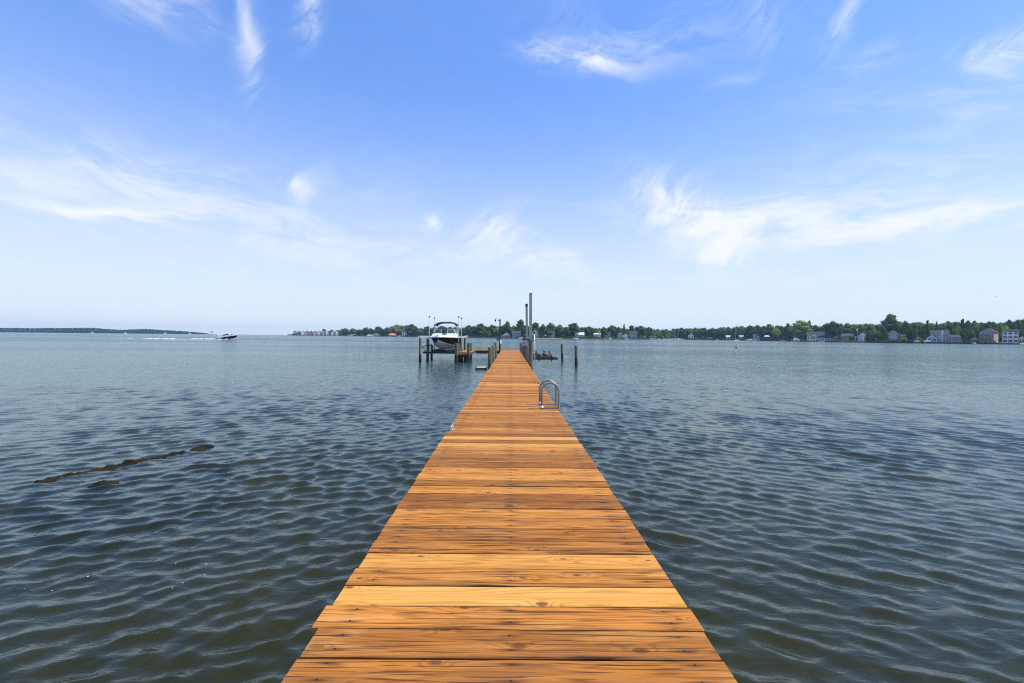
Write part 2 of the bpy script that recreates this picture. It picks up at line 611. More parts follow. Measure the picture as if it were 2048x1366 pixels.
M['bulkhead'] = mat('dark_bulkhead', (.05, .042, .034), .9, var=.5, vscale=.5)
M['foam'] = mat('foam', (.60, .62, .63), .8, var=.12, vscale=3)


def mat_bed():
    m = bpy.data.materials.new("murky_bed")
    m.use_nodes = True
    t = NT(m.node_tree)
    b = t.n['Principled BSDF']
    g = t.new('ShaderNodeNewGeometry')
    p = g.outputs['Position']
    vo = t.new('ShaderNodeTexVoronoi', voronoi_dimensions='2D')
    t.put(vo.inputs['Vector'], t.v('ADD', p, t.v('MULTIPLY', t.new('ShaderNodeTexNoise').outputs['Color'], (.2, .2, 0))))
    vo.inputs['Scale'].default_value = 4.5
    peb = t.m('MULTIPLY', t.smooth(vo.outputs['Distance'], .12, .34, 1, 0), t.smooth(t.sep(vo.outputs['Color'])[0], .62, .8))
    n = t.noise(p, .6, 4, .6)
    c = t.mix(t.smooth(n, .35, .65), (.045, .042, .018), (.10, .095, .045))
    c = t.mix(t.m('MULTIPLY', peb, .35), c, (.20, .19, .10))
    t.put(b.inputs['Base Color'], c)
    b.inputs['Roughness'].default_value = .9
    return m


M['bed'] = mat_bed()


# ------------------------------------------------------------------ water
def water_sheet():
    ax, ay = 0.0, -7.0
    rr = [5.0]
    while rr[-1] < 2860:
        k = 1.0036 if rr[-1] < 60 else (1.005 if rr[-1] < 150 else 1.010)
        rr.append(rr[-1] * k)
    rr = np.array(rr)
    nc = 1150
    th = np.linspace(-1.04, 1.04, nc)
    Rr, Th = np.meshgrid(rr, th, indexing='ij')
    X = ax + Rr * np.sin(Th)
    Y = ay + Rr * np.cos(Th)
    step = np.maximum(Rr * 0.0037, Rr * (2.08 / nc)) * 2.3
    Z = np.zeros_like(X)
    DX = np.zeros_like(X)
    DY = np.zeros_like(X)
    rs = np.random.RandomState(5)
    wl = 1 / (1 + np.exp((X + 0.4) / 1.8))            # towards the left bank of waves
    # gust patches and wave groups
    gust = np.zeros_like(X)
    for k in range(8):
        a = rs.uniform(0, 6.28)
        L = rs.uniform(3, 14)
        gust += np.sin((X * np.cos(a) + Y * np.sin(a)) * 6.283 / L + rs.uniform(0, 6.28))
    gust = np.clip(1.0 + .10 * gust, .7, 1.4)
    n = 170
    for i in range(n):
        f = (i + .5) / n
        lam = 0.10 * (1.15 / 0.10) ** f
        if i % 5 < 2:
            base, wgt = 0.38, (.25 + wl)
        elif i % 5 < 4:
            base, wgt = -0.50, (1.25 - wl)
        else:
            base, wgt = rs.uniform(-1.1, 1.1), .8
        a = base + rs.normal(0, .24)
        # propagation towards the viewer: wave normal (sin a, -cos a) turned
        kx, ky = math.sin(a), -math.cos(a)
        k = 6.283 / lam
        amp = .0058 * lam ** .92 * WAVE * (2.3 if lam < .26 else (1.55 if lam < .42 else (.42 if lam < .65 else .20)))
        fade = np.clip((lam - step) / np.maximum(step, 1e-6), 0, 1)
        A = amp * fade * wgt * gust
        ph = k * (X * kx + Y * ky) + rs.uniform(0, 6.283)
        s, c = np.sin(ph), np.cos(ph)
        Z += A * s
        DX += A * c * kx * .85
        DY += A * c * ky * .85
    # old wake swell far off on the left
    d = (Y - 163 + (X + 120) * .04)
    Z += np.where(X < -66, .20 * np.exp(-(d / 2.0) ** 2) * np.clip((-66 - X) / 12, 0, 1) * (.7 + .3 * np.sin(X * .21)), 0)
    gz = np.diff(Z[:200], axis=0) / np.diff(Rr[:200], axis=0)
    print('RMS slope near', float(gz.std()), 'z std', float(Z[:200].std()))
    X2, Y2 = X + DX, Y + DY
    co = np.stack([X2, Y2, Z], -1).reshape(-1, 3).astype(np.float32)
    global NEAR
    NEAR = co[co[:, 1] < 14]
    nr = len(rr)
    i = np.arange(nr - 1)[:, None] * nc + np.arange(nc - 1)[None, :]
    q = np.stack([i, i + nc, i + nc + 1, i + 1], -1).reshape(-1, 4)
    me = bpy.data.meshes.new('water')
    me.vertices.add(len(co))
    me.vertices.foreach_set('co', co.ravel())
    me.loops.add(q.size)
    me.loops.foreach_set('vertex_index', q.ravel().astype(np.int32))
    me.polygons.add(len(q))
    me.polygons.foreach_set('loop_start', np.arange(0, q.size, 4, dtype=np.int32))
    me.polygons.foreach_set('use_smooth', np.ones(len(q), dtype=bool))
    me.update(calc_edges=True)
    me.flip_normals()
    if me.polygons[0].normal.z < 0:
        me.flip_normals()
    me.materials.append(M['water'])
    o = bpy.data.objects.new('water', me)
    col.objects.link(o)
    return tag(o, kind='structure')


WAVE = 0.68
water_sheet()

mb = MB()
mb.add([(-2840, -12, -.85), (2840, -12, -.85), (2840, 2850, -2.2), (-2840, 2850, -2.2)], [(0, 1, 2, 3)])
tag(mb.build('seabed', M['bed']), kind='structure')


# submerged rocks breaking the surface on the left
def reef():
    mbx = MB()
    nu, nv = 110, 60
    a, b = Vector((-7.1, 6.6, 0)), Vector((-6.05, 8.6, 0))
    ax = (b - a)
    L = ax.length
    t = ax.normalized()
    n = Vector((t.y, -t.x, 0))
    vs = []
    for i in range(nu):
        for j in range(nv):
            s = i / (nu - 1)
            w = (j / (nv - 1)) * 2 - 1
            p = a + t * (s * L * 1.3 - .3) + n * (w * 1.15 + .35)
            rid = math.exp(-((w + .28) / .14) ** 2)
            fall = math.exp(-(w / .75) ** 2) * (math.sin(math.pi * s) ** .9)
            h = -.98 + .90 * fall * max(0, 1 - w * w) ** .25 + .02 * rid * fall
            rp = .030 + .045 * mnoise.noise(Vector((s * 9, 1.7, 0))) - .07 * ((w + .28) / .12) ** 2 - 6 * max(0, .08 - s) - 5 * max(0, s - .92)
            h += .10 * fall * mnoise.noise(p * 2.3) + .075 * fall * mnoise.noise(p * 6.0)
            h = max(h, rp + .035 * mnoise.noise(p * 8.0) + .03 * mnoise.noise(p * 21.0)) if abs(w + .28) < .4 else h
            vs.append((p.x, p.y, h))
    fs = [(i * nv + j, (i + 1) * nv + j, (i + 1) * nv + j + 1, i * nv + j + 1) for i in range(nu - 1) for j in range(nv - 1)]
    mbx.add(vs, fs)
    o = mbx.build('submerged_reef', M['rock'], loc=(-6.6, 7.3, -.6), origin=(-6.6, 7.3, -.6), smooth=True)
    tag(o, 'brown weedy reef just under the water, its ridge breaking the surface left of the pier', 'reef')


reef()


def boulder(name, c, r, label, seed):
    bm = bmesh.new()
    bmesh.ops.create_icosphere(bm, subdivisions=4, radius=1.0)
    for v in bm.verts:
        k = 1 + .28 * mnoise.noise(v.co * 1.6 + Vector((seed, 0, 0))) + .14 * mnoise.noise(v.co * 4) + .10 * mnoise.noise(v.co * 9)
        v.co = Vector((v.co.x * r[0] * k, v.co.y * r[1] * k, v.co.z * r[2] * k))
    me = bpy.data.meshes.new(name)
    bm.to_mesh(me)
    bm.free()
    for p in me.polygons:
        p.use_smooth = True
    me.materials.append(M['rock'])
    o = bpy.data.objects.new(name, me)
    o.location = c
    o.rotation_euler = (0, 0, seed)
    col.objects.link(o)
    return tag(o, label, 'rock', 'rocks at the waterline')


p = at(207, 6.45, -.06)
boulder('rock', p, (.20, .14, .10), 'small dark rock awash in front of the reef ridge', 1.3)

# floating flecks of foam near the left bottom
mb = MB()
for px, py in [(345, 1180), (352, 1128), (413, 1127), (410, 1150), (175, 1157), (103, 1180), (48, 1180),
               (366, 1167), (230, 1112), (315, 1268)]:
    d = F * 2.24 / (py - hor(px))
    p = at(px, d, .02)
    r = rnd.uniform(.002, .0055)
    n = 9
    ang = rnd.uniform(0, 3)
    near_ = NEAR[np.argmin((NEAR[:, 0] - p.x) ** 2 + (NEAR[:, 1] - p.y) ** 2)]
    wz = float(near_[2])
    ring = []
    for k in range(n):
        q = r * rnd.uniform(.7, 1.2)
        dx, dy = q * 1.8 * math.cos(k * 6.283 / n), q * math.sin(k * 6.283 / n)
        ring.append((p.x + dx * math.cos(ang) - dy * math.sin(ang), p.y + dx * math.sin(ang) + dy * math.cos(ang), wz + .003))
    mb.add(ring + [(p.x, p.y, wz + .006)] + [(p.x, p.y, wz - .003)], [(k, (k + 1) % n, n) for k in range(n)] + [((k + 1) % n, k, n + 1) for k in range(n)])
tag(mb.build('foam_flecks', M['foam']), 'small white flecks of foam drifting left of the pier', 'foam', kind='stuff')


# ------------------------------------------------------------------ pier
DZ = 0.86
W2 = 0.915


def plank_mesh(rows, x0, x1, axis='y', z=DZ, th=.038, nails=True, near=0):
    """rows: list of (start, end, tone, new, over_left, over_right); returns arrays for one deck mesh"""
    verts, faces, fuv, fat, fmi = [], [], [], [], []
    for (s, e, tone, new, ol, orr) in rows:
        seed = rnd.random()
        nseg = 10 if s < 12 else 2
        gap = rnd.uniform(.006, .011) * (2.0 if rnd.random() < .08 else 1.0)
        ys, ye = s + gap / 2, e - gap / 2
        zz = z + rnd.uniform(-.002, .002)
        sk = rnd.uniform(-.008, .005) * (1 if s > 1.9 else .4)
        a0, a1 = x0 - ol, x1 + orr
        base = len(verts)
        ch = .004
        for k in range(nseg + 1):
            f = k / nseg
            x = a0 + (a1 - a0) * f
            j0, j1 = rnd.uniform(-.0016, .0016), rnd.uniform(-.0016, .0016)
            tl = sk * (f - .5) * 2
            A, B = ys + j0 + tl, ye + j1 + tl
            sec = [(A, zz - th), (A, zz - ch), (A + ch, zz), (B - ch, zz), (B, zz - ch), (B, zz - th)]
            for (yy, z_) in sec:
                verts.append((x, yy, z_))
        for k in range(nseg):
            for q in range(6):
                q2 = (q + 1) % 6
                i0, i1 = base + k * 6 + q, base + k * 6 + q2
                i2, i3 = base + (k + 1) * 6 + q2, base + (k + 1) * 6 + q
                faces.append((i0, i1, i2, i3)[::-1])
                fat.append((tone, seed, new))
                fmi.append(0)
        faces.append(tuple(base + q for q in range(6)))
        faces.append(tuple(base + nseg * 6 + q for q in range(6))[::-1])
        fat += [(tone, seed, new)] * 2
        fmi += [0, 0]
        if nails and s < 14:
            for xn in (-.78, 0, .78):
                for vn in (.046, .138):
                    cx = (x0 + x1) / 2 + xn + rnd.uniform(-.006, .006)
                    cy = ys + vn + rnd.uniform(-.003, .003)
                    r = .0022 if new > .6 else .0062
                    b0 = len(verts)
                    for k in range(7):
                        verts.append((cx + r * math.cos(k * .8976), cy + r * math.sin(k * .8976), zz + .0006))
                    verts.append((cx, cy, zz + .0018))
                    for k in range(7):
                        faces.append((b0 + k, b0 + (k + 1) % 7, b0 + 7))
                        fat.append((0, 0, 0))
                        fmi.append(1)
    return verts, faces, fat, fmi


def deck_object(name, rows, x0, x1, parent, z=DZ, swap=False, nails=True):
    verts, faces, fat, fmi = plank_mesh(rows, x0, x1, z=z, nails=nails)
    xm = (x0 + x1) / 2
    me = bpy.data.meshes.new(name)
    pl = parent_world(parent)
    if swap:
        vw = [(b, a, c) for a, b, c in verts]
        faces = [f[::-1] for f in faces]
    else:
        vw = verts
    me.from_pydata([(a - pl.x, b - pl.y, c - pl.z) for a, b, c in vw], [], faces)
    uvl = me.uv_layers.new(name='UVMap')
    ca = me.attributes.new('plank', 'FLOAT_VECTOR', 'FACE')
    ca.data.foreach_set('vector', np.array(fat, dtype=np.float32).ravel())
    starts = {}
    uv = np.zeros((len(me.loops), 2), dtype=np.float32)
    # v is measured from the lowest edge of the plank the face belongs to
    lo = {}
    for f, a in zip(faces, fat):
        key = a[1]
        m0 = min(verts[i][1] for i in f)
        lo[key] = min(lo.get(key, 1e9), m0)
    li = 0
    for f, a in zip(faces, fat):
        for i in f:
            uv[li] = (verts[i][0] - xm, verts[i][1] - lo[a[1]])
            li += 1
    uvl.data.foreach_set('uv', uv.ravel())
    me.materials.append(M['deck'])
    me.materials.append(M['nail'])
    me.polygons.foreach_set('material_index', fmi)
    me.update()
    o = bpy.data.objects.new(name, me)
    col.objects.link(o)
    o.parent = parent
    return o


pier = thing('wooden_pier', 'long orange-brown plank pier running straight out over the water', 'pier', (0, 1.0, 0))
gaps = [1.868, 2.054, 2.230, 2.411, 2.594, 2.774, 2.946, 3.140, 3.317, 3.504, 3.671, 3.829, 4.029, 4.193, 4.386, 4.6, 4.782, 4.926]
near_tones = [(.30, 0), (.70, 0), (.9, 1.0), (.6, .1), (.9, .65), (.45, 0), (.35, 0), (.6, .05), (.75, .1), (.12, 0),
              (.08, 0), (.85, .25), (.25, 0), (.8, .3), (.75, .15), (.15, 0), (.3, 0)]
rows = []
y = gaps[0]
back = []
while y > 0.2:
    back.append((y - .185, y, .38, 0, rnd.uniform(0, .01), rnd.uniform(0, .01)))
    y -= .185
rows += back[::-1]
for i in range(len(gaps) - 1):
    tn, nw = near_tones[i]
    ol, orr = rnd.uniform(-.004, .010), rnd.uniform(-.004, .010)
    if i == 1:
        ol = .032
    rows.append((gaps[i], gaps[i + 1], tn, nw, ol, orr))
y = gaps[-1]
END = 44.9
while y < END:
    p_ = rnd.uniform(.178, .188)
    tn = min(1, max(0, rnd.gauss(.50, .34)))
    nw = rnd.uniform(.5, 1) if rnd.random() < .10 else rnd.uniform(0, .28)
    rows.append((y, y + p_, tn, nw, rnd.uniform(-.005, .010), rnd.uniform(-.005, .010)))
    y += p_
deck_object('deck', rows, -W2, W2, pier)
mb = MB()
for x in (-.86, -.02, .82):
    mb.box((x, .2, DZ - .235), (x + .045, 44.8, DZ - .044))
yy = 2.6
while yy < 44:
    mb.box((-.90, yy, DZ - .44), (.90, yy + .05, DZ - .239))
    yy += 3.05
mb.build('understructure', M['joist'], pier)
yy = 2.45
while yy < 20:
    for sx in (-.66, .66):
        m2 = MB()
        m2.tube([(sx, yy, -2.2), (sx, yy, DZ - .245)], .10, 12)
        m2.build('support_post', M['pile'], pier, smooth=False)
    yy += 6.1

# cross walk and finger pier to the boat lift
walk = thing('cross_walk', 'short plank walkway joining the pier end to the boat lift', 'walkway', (-.95, 43.8, 0))
rw = []
x = -3.42
while x < -.935 - .1:
    rw.append((x, x + .184, rnd.uniform(.35, .8), rnd.uniform(0, .25), 0, 0))
    x += .184
deck_object('deck', rw, 43.25, 44.75, walk, swap=True, nails=False)
mb = MB()
for yq in (43.26, 44.68):
    mb = MB()
    mb.box((-3.42, yq, DZ - .32), (-.96, yq + .05, DZ - .042))
    mb.build('stringer', M['dark_wood'], walk)
finger = thing('finger_pier', 'narrow plank finger pier beside the lifted motorboat', 'walkway', (-4.0, 37.6, 0))
rw = []
y = 37.6
while y < 44.6:
    rw.append((y, y + .184, rnd.uniform(.45, .9), rnd.uniform(0, .3), 0, 0))
    y += .184
deck_object('deck', rw, -4.55, -3.46, finger, nails=False)
mb = MB()
mb.box((-4.54, 37.57, DZ - .24), (-3.47, 37.597, DZ - .045))
mb.build('end_board', M['fascia'], finger)
for xq in (-4.5, -3.54):
    mb = MB()
    mb.box((xq, 37.62, DZ - .24), (xq + .05, 44.6, DZ - .042))
    mb.build('stringer', M['dark_wood'], finger)
mb = MB()
mb.box((-4.54, 38.2, DZ - .46), (-3.47, 38.26, DZ - .244))
mb.build('cross_timber', M['dark_wood'], finger)
for xq in (-4.30, -3.98):
    m2 = MB()
    m2.tube([(xq, 38.6, -2), (xq, 38.6, DZ - .25)], .12, 12)
    m2.build('support_post', M['pile'], finger)


# ------------------------------------------------------------------ pilings
def piling(x, y, top, r, label, group='timber pilings of the pier', lean=(0, 0), name='piling', bottom=-2.2):
    m2 = MB()
    n = 16
    zs = [bottom, -.5, 0, .35, .8, top - .12, top - .02, top]
    zs = sorted(set(min(q, top) for q in zs))
    sd_ = rnd.uniform(0, 99)
    rings = []
    for z in zs:
        rr_ = r * (1.04 - .05 * (z - bottom) / (top - bottom))
        if z == top:
            rr_ *= .88
        ring = []
        for k in range(n):
            a = 6.283 * k / n
            q = rr_ * (1 + .07 * mnoise.noise(Vector((math.cos(a) * 1.3 + sd_, math.sin(a) * 1.3, z * .5))))
            ring.append((x + lean[0] * z + q * math.cos(a), y + lean[1] * z + q * math.sin(a), z))
        rings.append(ring)
    m2.loft(rings, closed=True, cap1=True)
    o = m2.build(name, M['pile'], loc=(x, y, bottom), origin=(x, y, bottom))
    shade_auto(o)
    return tag(o, label, 'piling', group)


L_P = 'pilings along the pier edges'
piling(-1.045, 22.3, zat(987.5, 694, 22.2), .118, 'thick greenish piling nearest the camera on the left pier edge', L_P)
piling(-1.05, 26.3, zat(994, 691, 26.2), .115, 'piling right behind the nearest left one with a white bolt plate', L_P)
piling(-1.05, 30.6, zat(997, 689.5, 30.5), .115, 'piling before the base of the lamp post on the left edge', L_P)
piling(-1.45, 41.6, zat(989.5, 685, 41.5), .12, 'piling standing out over the cross walk left of the lamp post', L_P)
pc = thing('capped_piling', 'piling at the far left pier corner under a white domed cap', 'piling', (-1.04, 43.0, -2.2), group=L_P)
m2 = MB()
m2.tube([(-1.04, 43, -2.2), (-1.04, 43, 1.2), (-1.04, 43, zat(1001.5, 685, 43))], [.125, .12, .118], 16)
o = m2.build('post', M['pile'], pc)
shade_auto(o)
zc = zat(1001.5, 685, 43)
m2 = MB()
m2.loft([[(-1.04 + q * math.cos(k * .3927), 43 + q * math.sin(k * .3927), z) for k in range(16)] for q, z in
         ((.145, zc - .10), (.15, zc + .02), (.13, zc + .12), (.09, zc + .20), (.03, zc + .26))], closed=True, cap0=True, cap1=True)
o = m2.build('cap', M['white_plastic'], pc)
shade_auto(o)
piling(1.045, 22.4, zat(1053.5, 681.5, 22.3), .125, 'tall thick piling nearest the camera on the right pier edge', L_P)
piling(1.045, 27.2, zat(1049, 691, 27), .115, 'piling behind the tallest right one, beside the lift track', L_P)
piling(1.045, 31.8, zat(1046, 690.5, 31.7), .115, 'piling under the grey electrical box on the right edge', L_P)
piling(1.045, 37.3, zat(1042, 690, 37.2), .115, 'piling beyond the electrical box on the right edge', L_P)
piling(1.03, 43.2, zat(1038.5, 686, 43), .115, 'dark piling at the far right corner of the pier', L_P)
for xx, yy, tp, lb in [(1123, 41.5, 688, 'farther of the two lone pilings in open water right of the pier'),
                       (1150, 33.8, 691, 'nearer of the two lone pilings in open water right of the pier')]:
    q = at(xx + (2 if xx < 1130 else 3), yy, 0)
    piling(q.x, q.y, zat(xx, tp, yy), .115, lb, 'lone mooring pilings', lean=(-.035 if xx < 1130 else -.02, 0))
L_F = 'pilings of the boat lift and finger pier'
q = at(913, 37.3, 0)
piling(q.x, q.y, zat(913, 687, 37.3), .15, 'pale green piling at the front left corner of the finger pier', L_F)
q = at(937.5, 37.4, 0)
piling(q.x, q.y, zat(937.5, 686.2, 37.4), .14, 'green piling at the front right corner of the finger pier', L_F)
q = at(942, 41.3, 0)
piling(q.x, q.y, zat(942, 685.5, 41.3), .13, 'piling just behind the front right finger pier piling', L_F)
q = at(840.5, 37.3, 0)
LP = [(q.x, 37.3)]
piling(q.x, q.y, 2.05, .115, 'front left piling of the boat lift, leftmost of all', L_F)
q = at(855.5, 39.6, 0)
LP.append((q.x, 39.6))
piling(q.x, q.y, 2.05, .115, 'second piling of the lift, left of the boat bow', L_F)
q = at(863.5, 43.6, 0)
LP.append((q.x, 43.6))
piling(q.x, q.y, 1.45, .115, 'short rear left piling behind the boat hull', L_F)
q = at(922, 40.8, 0)
RP = [(q.x, 40.8)]
piling(q.x, q.y, 2.05, .12, 'right lift piling behind the boat, nearer of two under the beam', L_F)
q = at(930, 45.0, 0)
RP.append((q.x, 45.0))
piling(q.x, q.y, 2.05, .12, 'right lift piling at the beam end, farthest from the boat bow', L_F)
q = at(918.5, 39.0, 0)
piling(q.x, q.y, 1.45, .10, 'short piling between the boat hull and the finger pier deck', L_F)

# ------------------------------------------------------------------ lamp post on the left edge
lp = thing('lamp_post', 'slim brown lamp post with a hooked arm and small hanging lantern', 'lamp post', (-1.0, 39.8, DZ))
zt = zat(999.8, 639.5, 39.8)
m2 = MB()
m2.bar((-.99, 39.8, -.5), (-.97, 39.8, zt), .115, .115)
m2.build('post', M['dark_wood'], lp)
m2 = MB()
m2.box((-1.06, 39.72, zt - .06), (-.89, 39.88, zt + .03))
m2.bar((-1.04, 39.8, zt - .07), (-1.17, 39.8, zt - .10), .07)
m2.build('post_cap', M['black_plastic'], lp)
m2 = MB()
pts = []
for px, py in [(997.5, 639.7), (995.5, 638), (994, 636.6), (992.6, 636.4), (991.3, 637.2), (990.7, 638.6)]:
    pts.append(P(px, py, 39.8))
m2.tube(pts, .018, 6)
m2.build('arm', M['tube'], lp)
e = pts[-1]
m2 = MB()
m2.loft([[(e.x + q * math.cos(k * .7854), e.y + q * math.sin(k * .7854), e.z + z) for k in range(8)] for q, z in
         ((.015, .02), (.075, -.05), (.08, -.10), (.05, -.19), (.015, -.22))], closed=True, cap0=True, cap1=True)
m2.build('lantern', M['black_plastic'], lp)
# small dark lamp box on the lamp post
m2 = MB()
e = P(995.3, 679, 39.8)
m2.box((e.x - .08, e.y - .08, e.z - .10), (e.x + .08, e.y + .08, e.z + .10))
m2.bar((e.x + .08, e.y, e.z), (-1.04, 39.8, e.z), .03)
m2.build('junction_box', M['black_plastic'], lp)

# grey electrical box
eb = thing('electrical_box', 'grey electrical box fixed above the right pilings near the lift tracks', 'electrical box', (.99, 32.3, 1.3))
z0, z1 = zat(1045, 693, 32), zat(1045, 683, 32)
m2 = MB()
m2.box((.84, 32.0, z0), (1.13, 32.17, z1 - .02))
m2.build('case', M['grey_box'], eb)
m2 = MB()
m2.box((.825, 31.985, z1 - .018), (1.145, 32.185, z1 + .012))
m2.build('lid', M['grey_box'], eb)
m2 = MB()
m2.box((.96, 31.975, (z0 + z1) / 2 + .02), (1.0, 31.998, (z0 + z1) / 2 + .10))
m2.build('latch', M['black_plastic'], eb)
m2 = MB()
m2.bar((.99, 32.09, DZ - .1), (.99, 32.09, z0), .05)
m2.build('conduit', M['black_plastic'], eb)

# ------------------------------------------------------------------ elevator lift on the right
el = thing('elevator_lift', 'empty elevator boat lift with two tall grey tracks and low cradle arms', 'boat lift', (1.2, 24, 0))


def ibeam(mbx, a, b, w, h, tw=.016):
    a, b = Vector(a), Vector(b)
    for s in (-1, 1):
        mbx.bar(a + Vector((0, s * h / 2, 0)), b + Vector((0, s * h / 2, 0)), w, tw)
    mbx.bar(a, b, tw, h - tw)


def track(y, xt, xb, zt):
    m2 = MB()
    ibeam(m2, (xb, y, -.9), (xt, y, zt), .15, .17)
    m2.build('track', M['steel'], el)
    m2 = MB()
    m2.box((xt - .075, y - .10, zt + .002), (xt + .085, y + .10, zt + .05))
    return m2


zt1, zt2 = zat(1060.3, 588, 24), zat(1052.5, 609, 31)
track(24, at(1060.4, 24, 0).x, at(1062.0, 24, 0).x, zt1).build('track_cap', M['steel'], el)
m2 = track(31, at(1052.5, 31, 0).x, at(1055.5, 31, 0).x, zt2)
m2.box((at(1052.5, 31, 0).x - .085, 30.89, zt2 - .16), (at(1052.5, 31, 0).x + .085, 31.11, zt2 + .0))
m2.build('track_cap', M['black_plastic'], el)
xb = at(1061.8, 24, 0).x
m2 = MB()
zc0, zc1 = zat(1062, 676, 24), zat(1062, 713, 24)
m2.box((xb - .085, 24.11, zc1), (xb + .10, 24.30, zc0))
m2.build('carriage', M['steel'], el)
xb2 = at(1055, 31, 0).x
m2 = MB()
m2.box((xb2 - .06, 31.11, .9), (xb2 + .12, 31.26, 2.35))
m2.build('carriage', M['steel'], el)


def arm(y, zc, x0, x1):
    m2 = MB()
    m2.box((x0, y - .05, zc - .075), (x1, y + .05, zc + .075))
    m2.box((x0, y - .08, zc + .075), (x1 - .12, y + .08, zc + .097))
    m2.build('cradle_arm', M['arm'], el)


za = zat(1085, 717, 24)
za2 = zat(1083, 711.3, 29.5)
arm(24.0, za, xb - .1, at(1116, 24, 0).x)
arm(29.5, za2, at(1061, 29.5, 0).x, at(1104, 29.5, 0).x)
for px in (1078.5, 1103.5):
    xa = at(px, 24, 0).x
    m2 = MB()
    m2.bar((xa, 23.92, za - .18), (xa, 23.92, za + .19), .05)
    m2.build('bunk_bracket', M['dark_steel'], el)
for px, tl in ((1071.5, .0), (1087.5, .12), (1100.5, -.25)):
    xa = at(px, 29.4, 0).x
    m2 = MB()
    m2.bar((xa, 29.38, za2 + .10), (xa + tl * .4, 29.38, za2 + .34), .14, .06)
    m2.build('bunk_bracket', M['arm'], el)
for px in (1081, 1094):
    xa = at(px, 26, 0).x
    m2 = MB()
    m2.box((xa - .035, 24.1, za + .10), (xa + .035, 29.4, za + .15))
    m2.build('bunk', M['arm'], el)
gp = thing('guide_pole', 'thin white guide pole with a black cap standing on the lift cradle', 'guide pole', (at(1069, 24, 0).x, 24, za))
m2 = MB()
a, b = P(1069.6, 721, 24.0), P(1068.3, 667, 24.0)
m2.tube([(a.x, 23.87, a.z), (b.x, 23.87, b.z)], .028, 10)
m2.build('pole', M['white_plastic'], gp, smooth=True)
m2 = MB()
m2.box((b.x - .055, 23.80, b.z), (b.x + .055, 23.94, b.z + .09))
m2.build('cap', M['black_plastic'], gp)
m2 = MB()
a2 = P(1065.2, 712, 24.2)
m2.tube([(a2.x, 24.42, a2.z), (a2.x + .02, 24.42, zat(1066, 678, 24))], .014, 6)
m2.build('cable', M['white_plastic'], el)
# lift motor on the near right piling
lm = thing('lift_motor', 'dark lift motor and gearbox on top of the tall right piling', 'motor', (1.0, 22.4, zat(1053, 681, 22.3)))
zz = zat(1053, 681.3, 22.3)
m2 = MB()
m2.box((.90, 22.30, zz + .002), (1.24, 22.52, zz + .035))
m2.build('mount', M['dark_steel'], lm)
m2 = MB()
m2.tube([(.60, 22.41, zz + .06), (.74, 22.41, zz + .06), (.78, 22.41, zz + .055), (1.0, 22.41, zz + .055)], [.055, .06, .035, .03], 10)
m2.build('motor_drum', M['black_plastic'], lm)

# ------------------------------------------------------------------ swim ladder, cleats, raft
ld = thing('swim_ladder', 'bent aluminium swim ladder with two hoop handrails on the right pier edge', 'ladder', (.76, 8.4, DZ))
for yh in (8.40, 8.88):
    m2 = MB()
    xl, xr, zt = .60, .932, 1.365
    rad = (xr - xl) / 2
    pts = [(xl, yh, DZ + .002), (xl, yh, zt - rad)]
    pts += [(xl + rad - rad * math.cos(math.pi * k / 14), yh, zt - rad + rad * math.sin(math.pi * k / 14)) for k in range(1, 14)]
    pts += [(xr, yh, zt - rad), (xr, yh, .4), (xr, yh, -.7)]
    m2.tube(pts, .0215, 12)
    m2.build('handrail', M['tube'], ld, smooth=True)
    m2 = MB()
    m2.box((xl - .01, yh - .022, DZ + .003), (W2 + .005, yh + .022, DZ + .026))
    m2.build('base_bar', M['tube'], ld)
for yh in (8.40, 8.88):
    for xq in (.60,):
        m2 = MB()
        m2.tube([(xq, yh, DZ + .027), (xq, yh, DZ + .038), (xq, yh, DZ + .06)], [.052, .050, .026], 14)
        m2.build('flange', M['brass'], ld)
for zr in (.45, .15, -.15, -.45):
    m2 = MB()
    m2.box((.925, 8.415, zr), (1.0, 8.865, zr + .03))
    m2.build('rung', M['tube'], ld)


def cleat(x, y, label):
    c = thing('dock_cleat', label, 'cleat', (x, y, DZ), group='cleats on the pier edge')
    m2 = MB()
    m2.box((x - .03, y - .06, DZ + .003), (x + .03, y + .06, DZ + .015))
    m2.build('base', M['brass'], c)
    m2 = MB()
    m2.tube([(x, y - .03, DZ + .012), (x, y - .025, DZ + .06)], [.016, .012], 8)
    m2.tube([(x, y + .03, DZ + .012), (x, y + .025, DZ + .06)], [.016, .012], 8)
    m2.tube([(x, y - .12, DZ + .072), (x, y - .06, DZ + .066), (x, y + .06, DZ + .066), (x, y + .12, DZ + .072)], [.008, .014, .014, .008], 8)
    o = m2.build('horn', M['brass'], c, smooth=True)
    return c


cleat(-.865, 6.42, 'galvanised cleat on the left pier edge, nearer of the two')
cleat(.875, 12.95, 'galvanised cleat on the right pier edge behind the swim ladder')

rf = thing('floating_rack', 'small floating rack of pale slats in a dark frame left of the pier', 'raft', (-1.95, 29.4, 0))
c0 = at(963.5, 29.6, 0)
m2 = MB()
for k, (yy, z) in enumerate(((29.2, .13), (29.72, .15))):
    m2 = MB()
    m2.box((c0.x - .28, yy - .17, z), (c0.x + .28, yy + .17, z + .05))
    m2.build('slat', M['gel_white'] if k == 0 else M['upholstery'], rf)
m2 = MB()
for sx in (-.33, .33):
    m2.box((c0.x + sx - .04, 29.1, -.06), (c0.x + sx + .04, 29.95, .14))
m2.box((c0.x - .28, 29.91, -.02), (c0.x + .28, 29.95, .08))
m2.build('frame', M['black_plastic'], rf)

# ------------------------------------------------------------------ motorboat on its lift
BX, BY0, BL = -6.05, 36.45, 7.1
KZ = 0.98


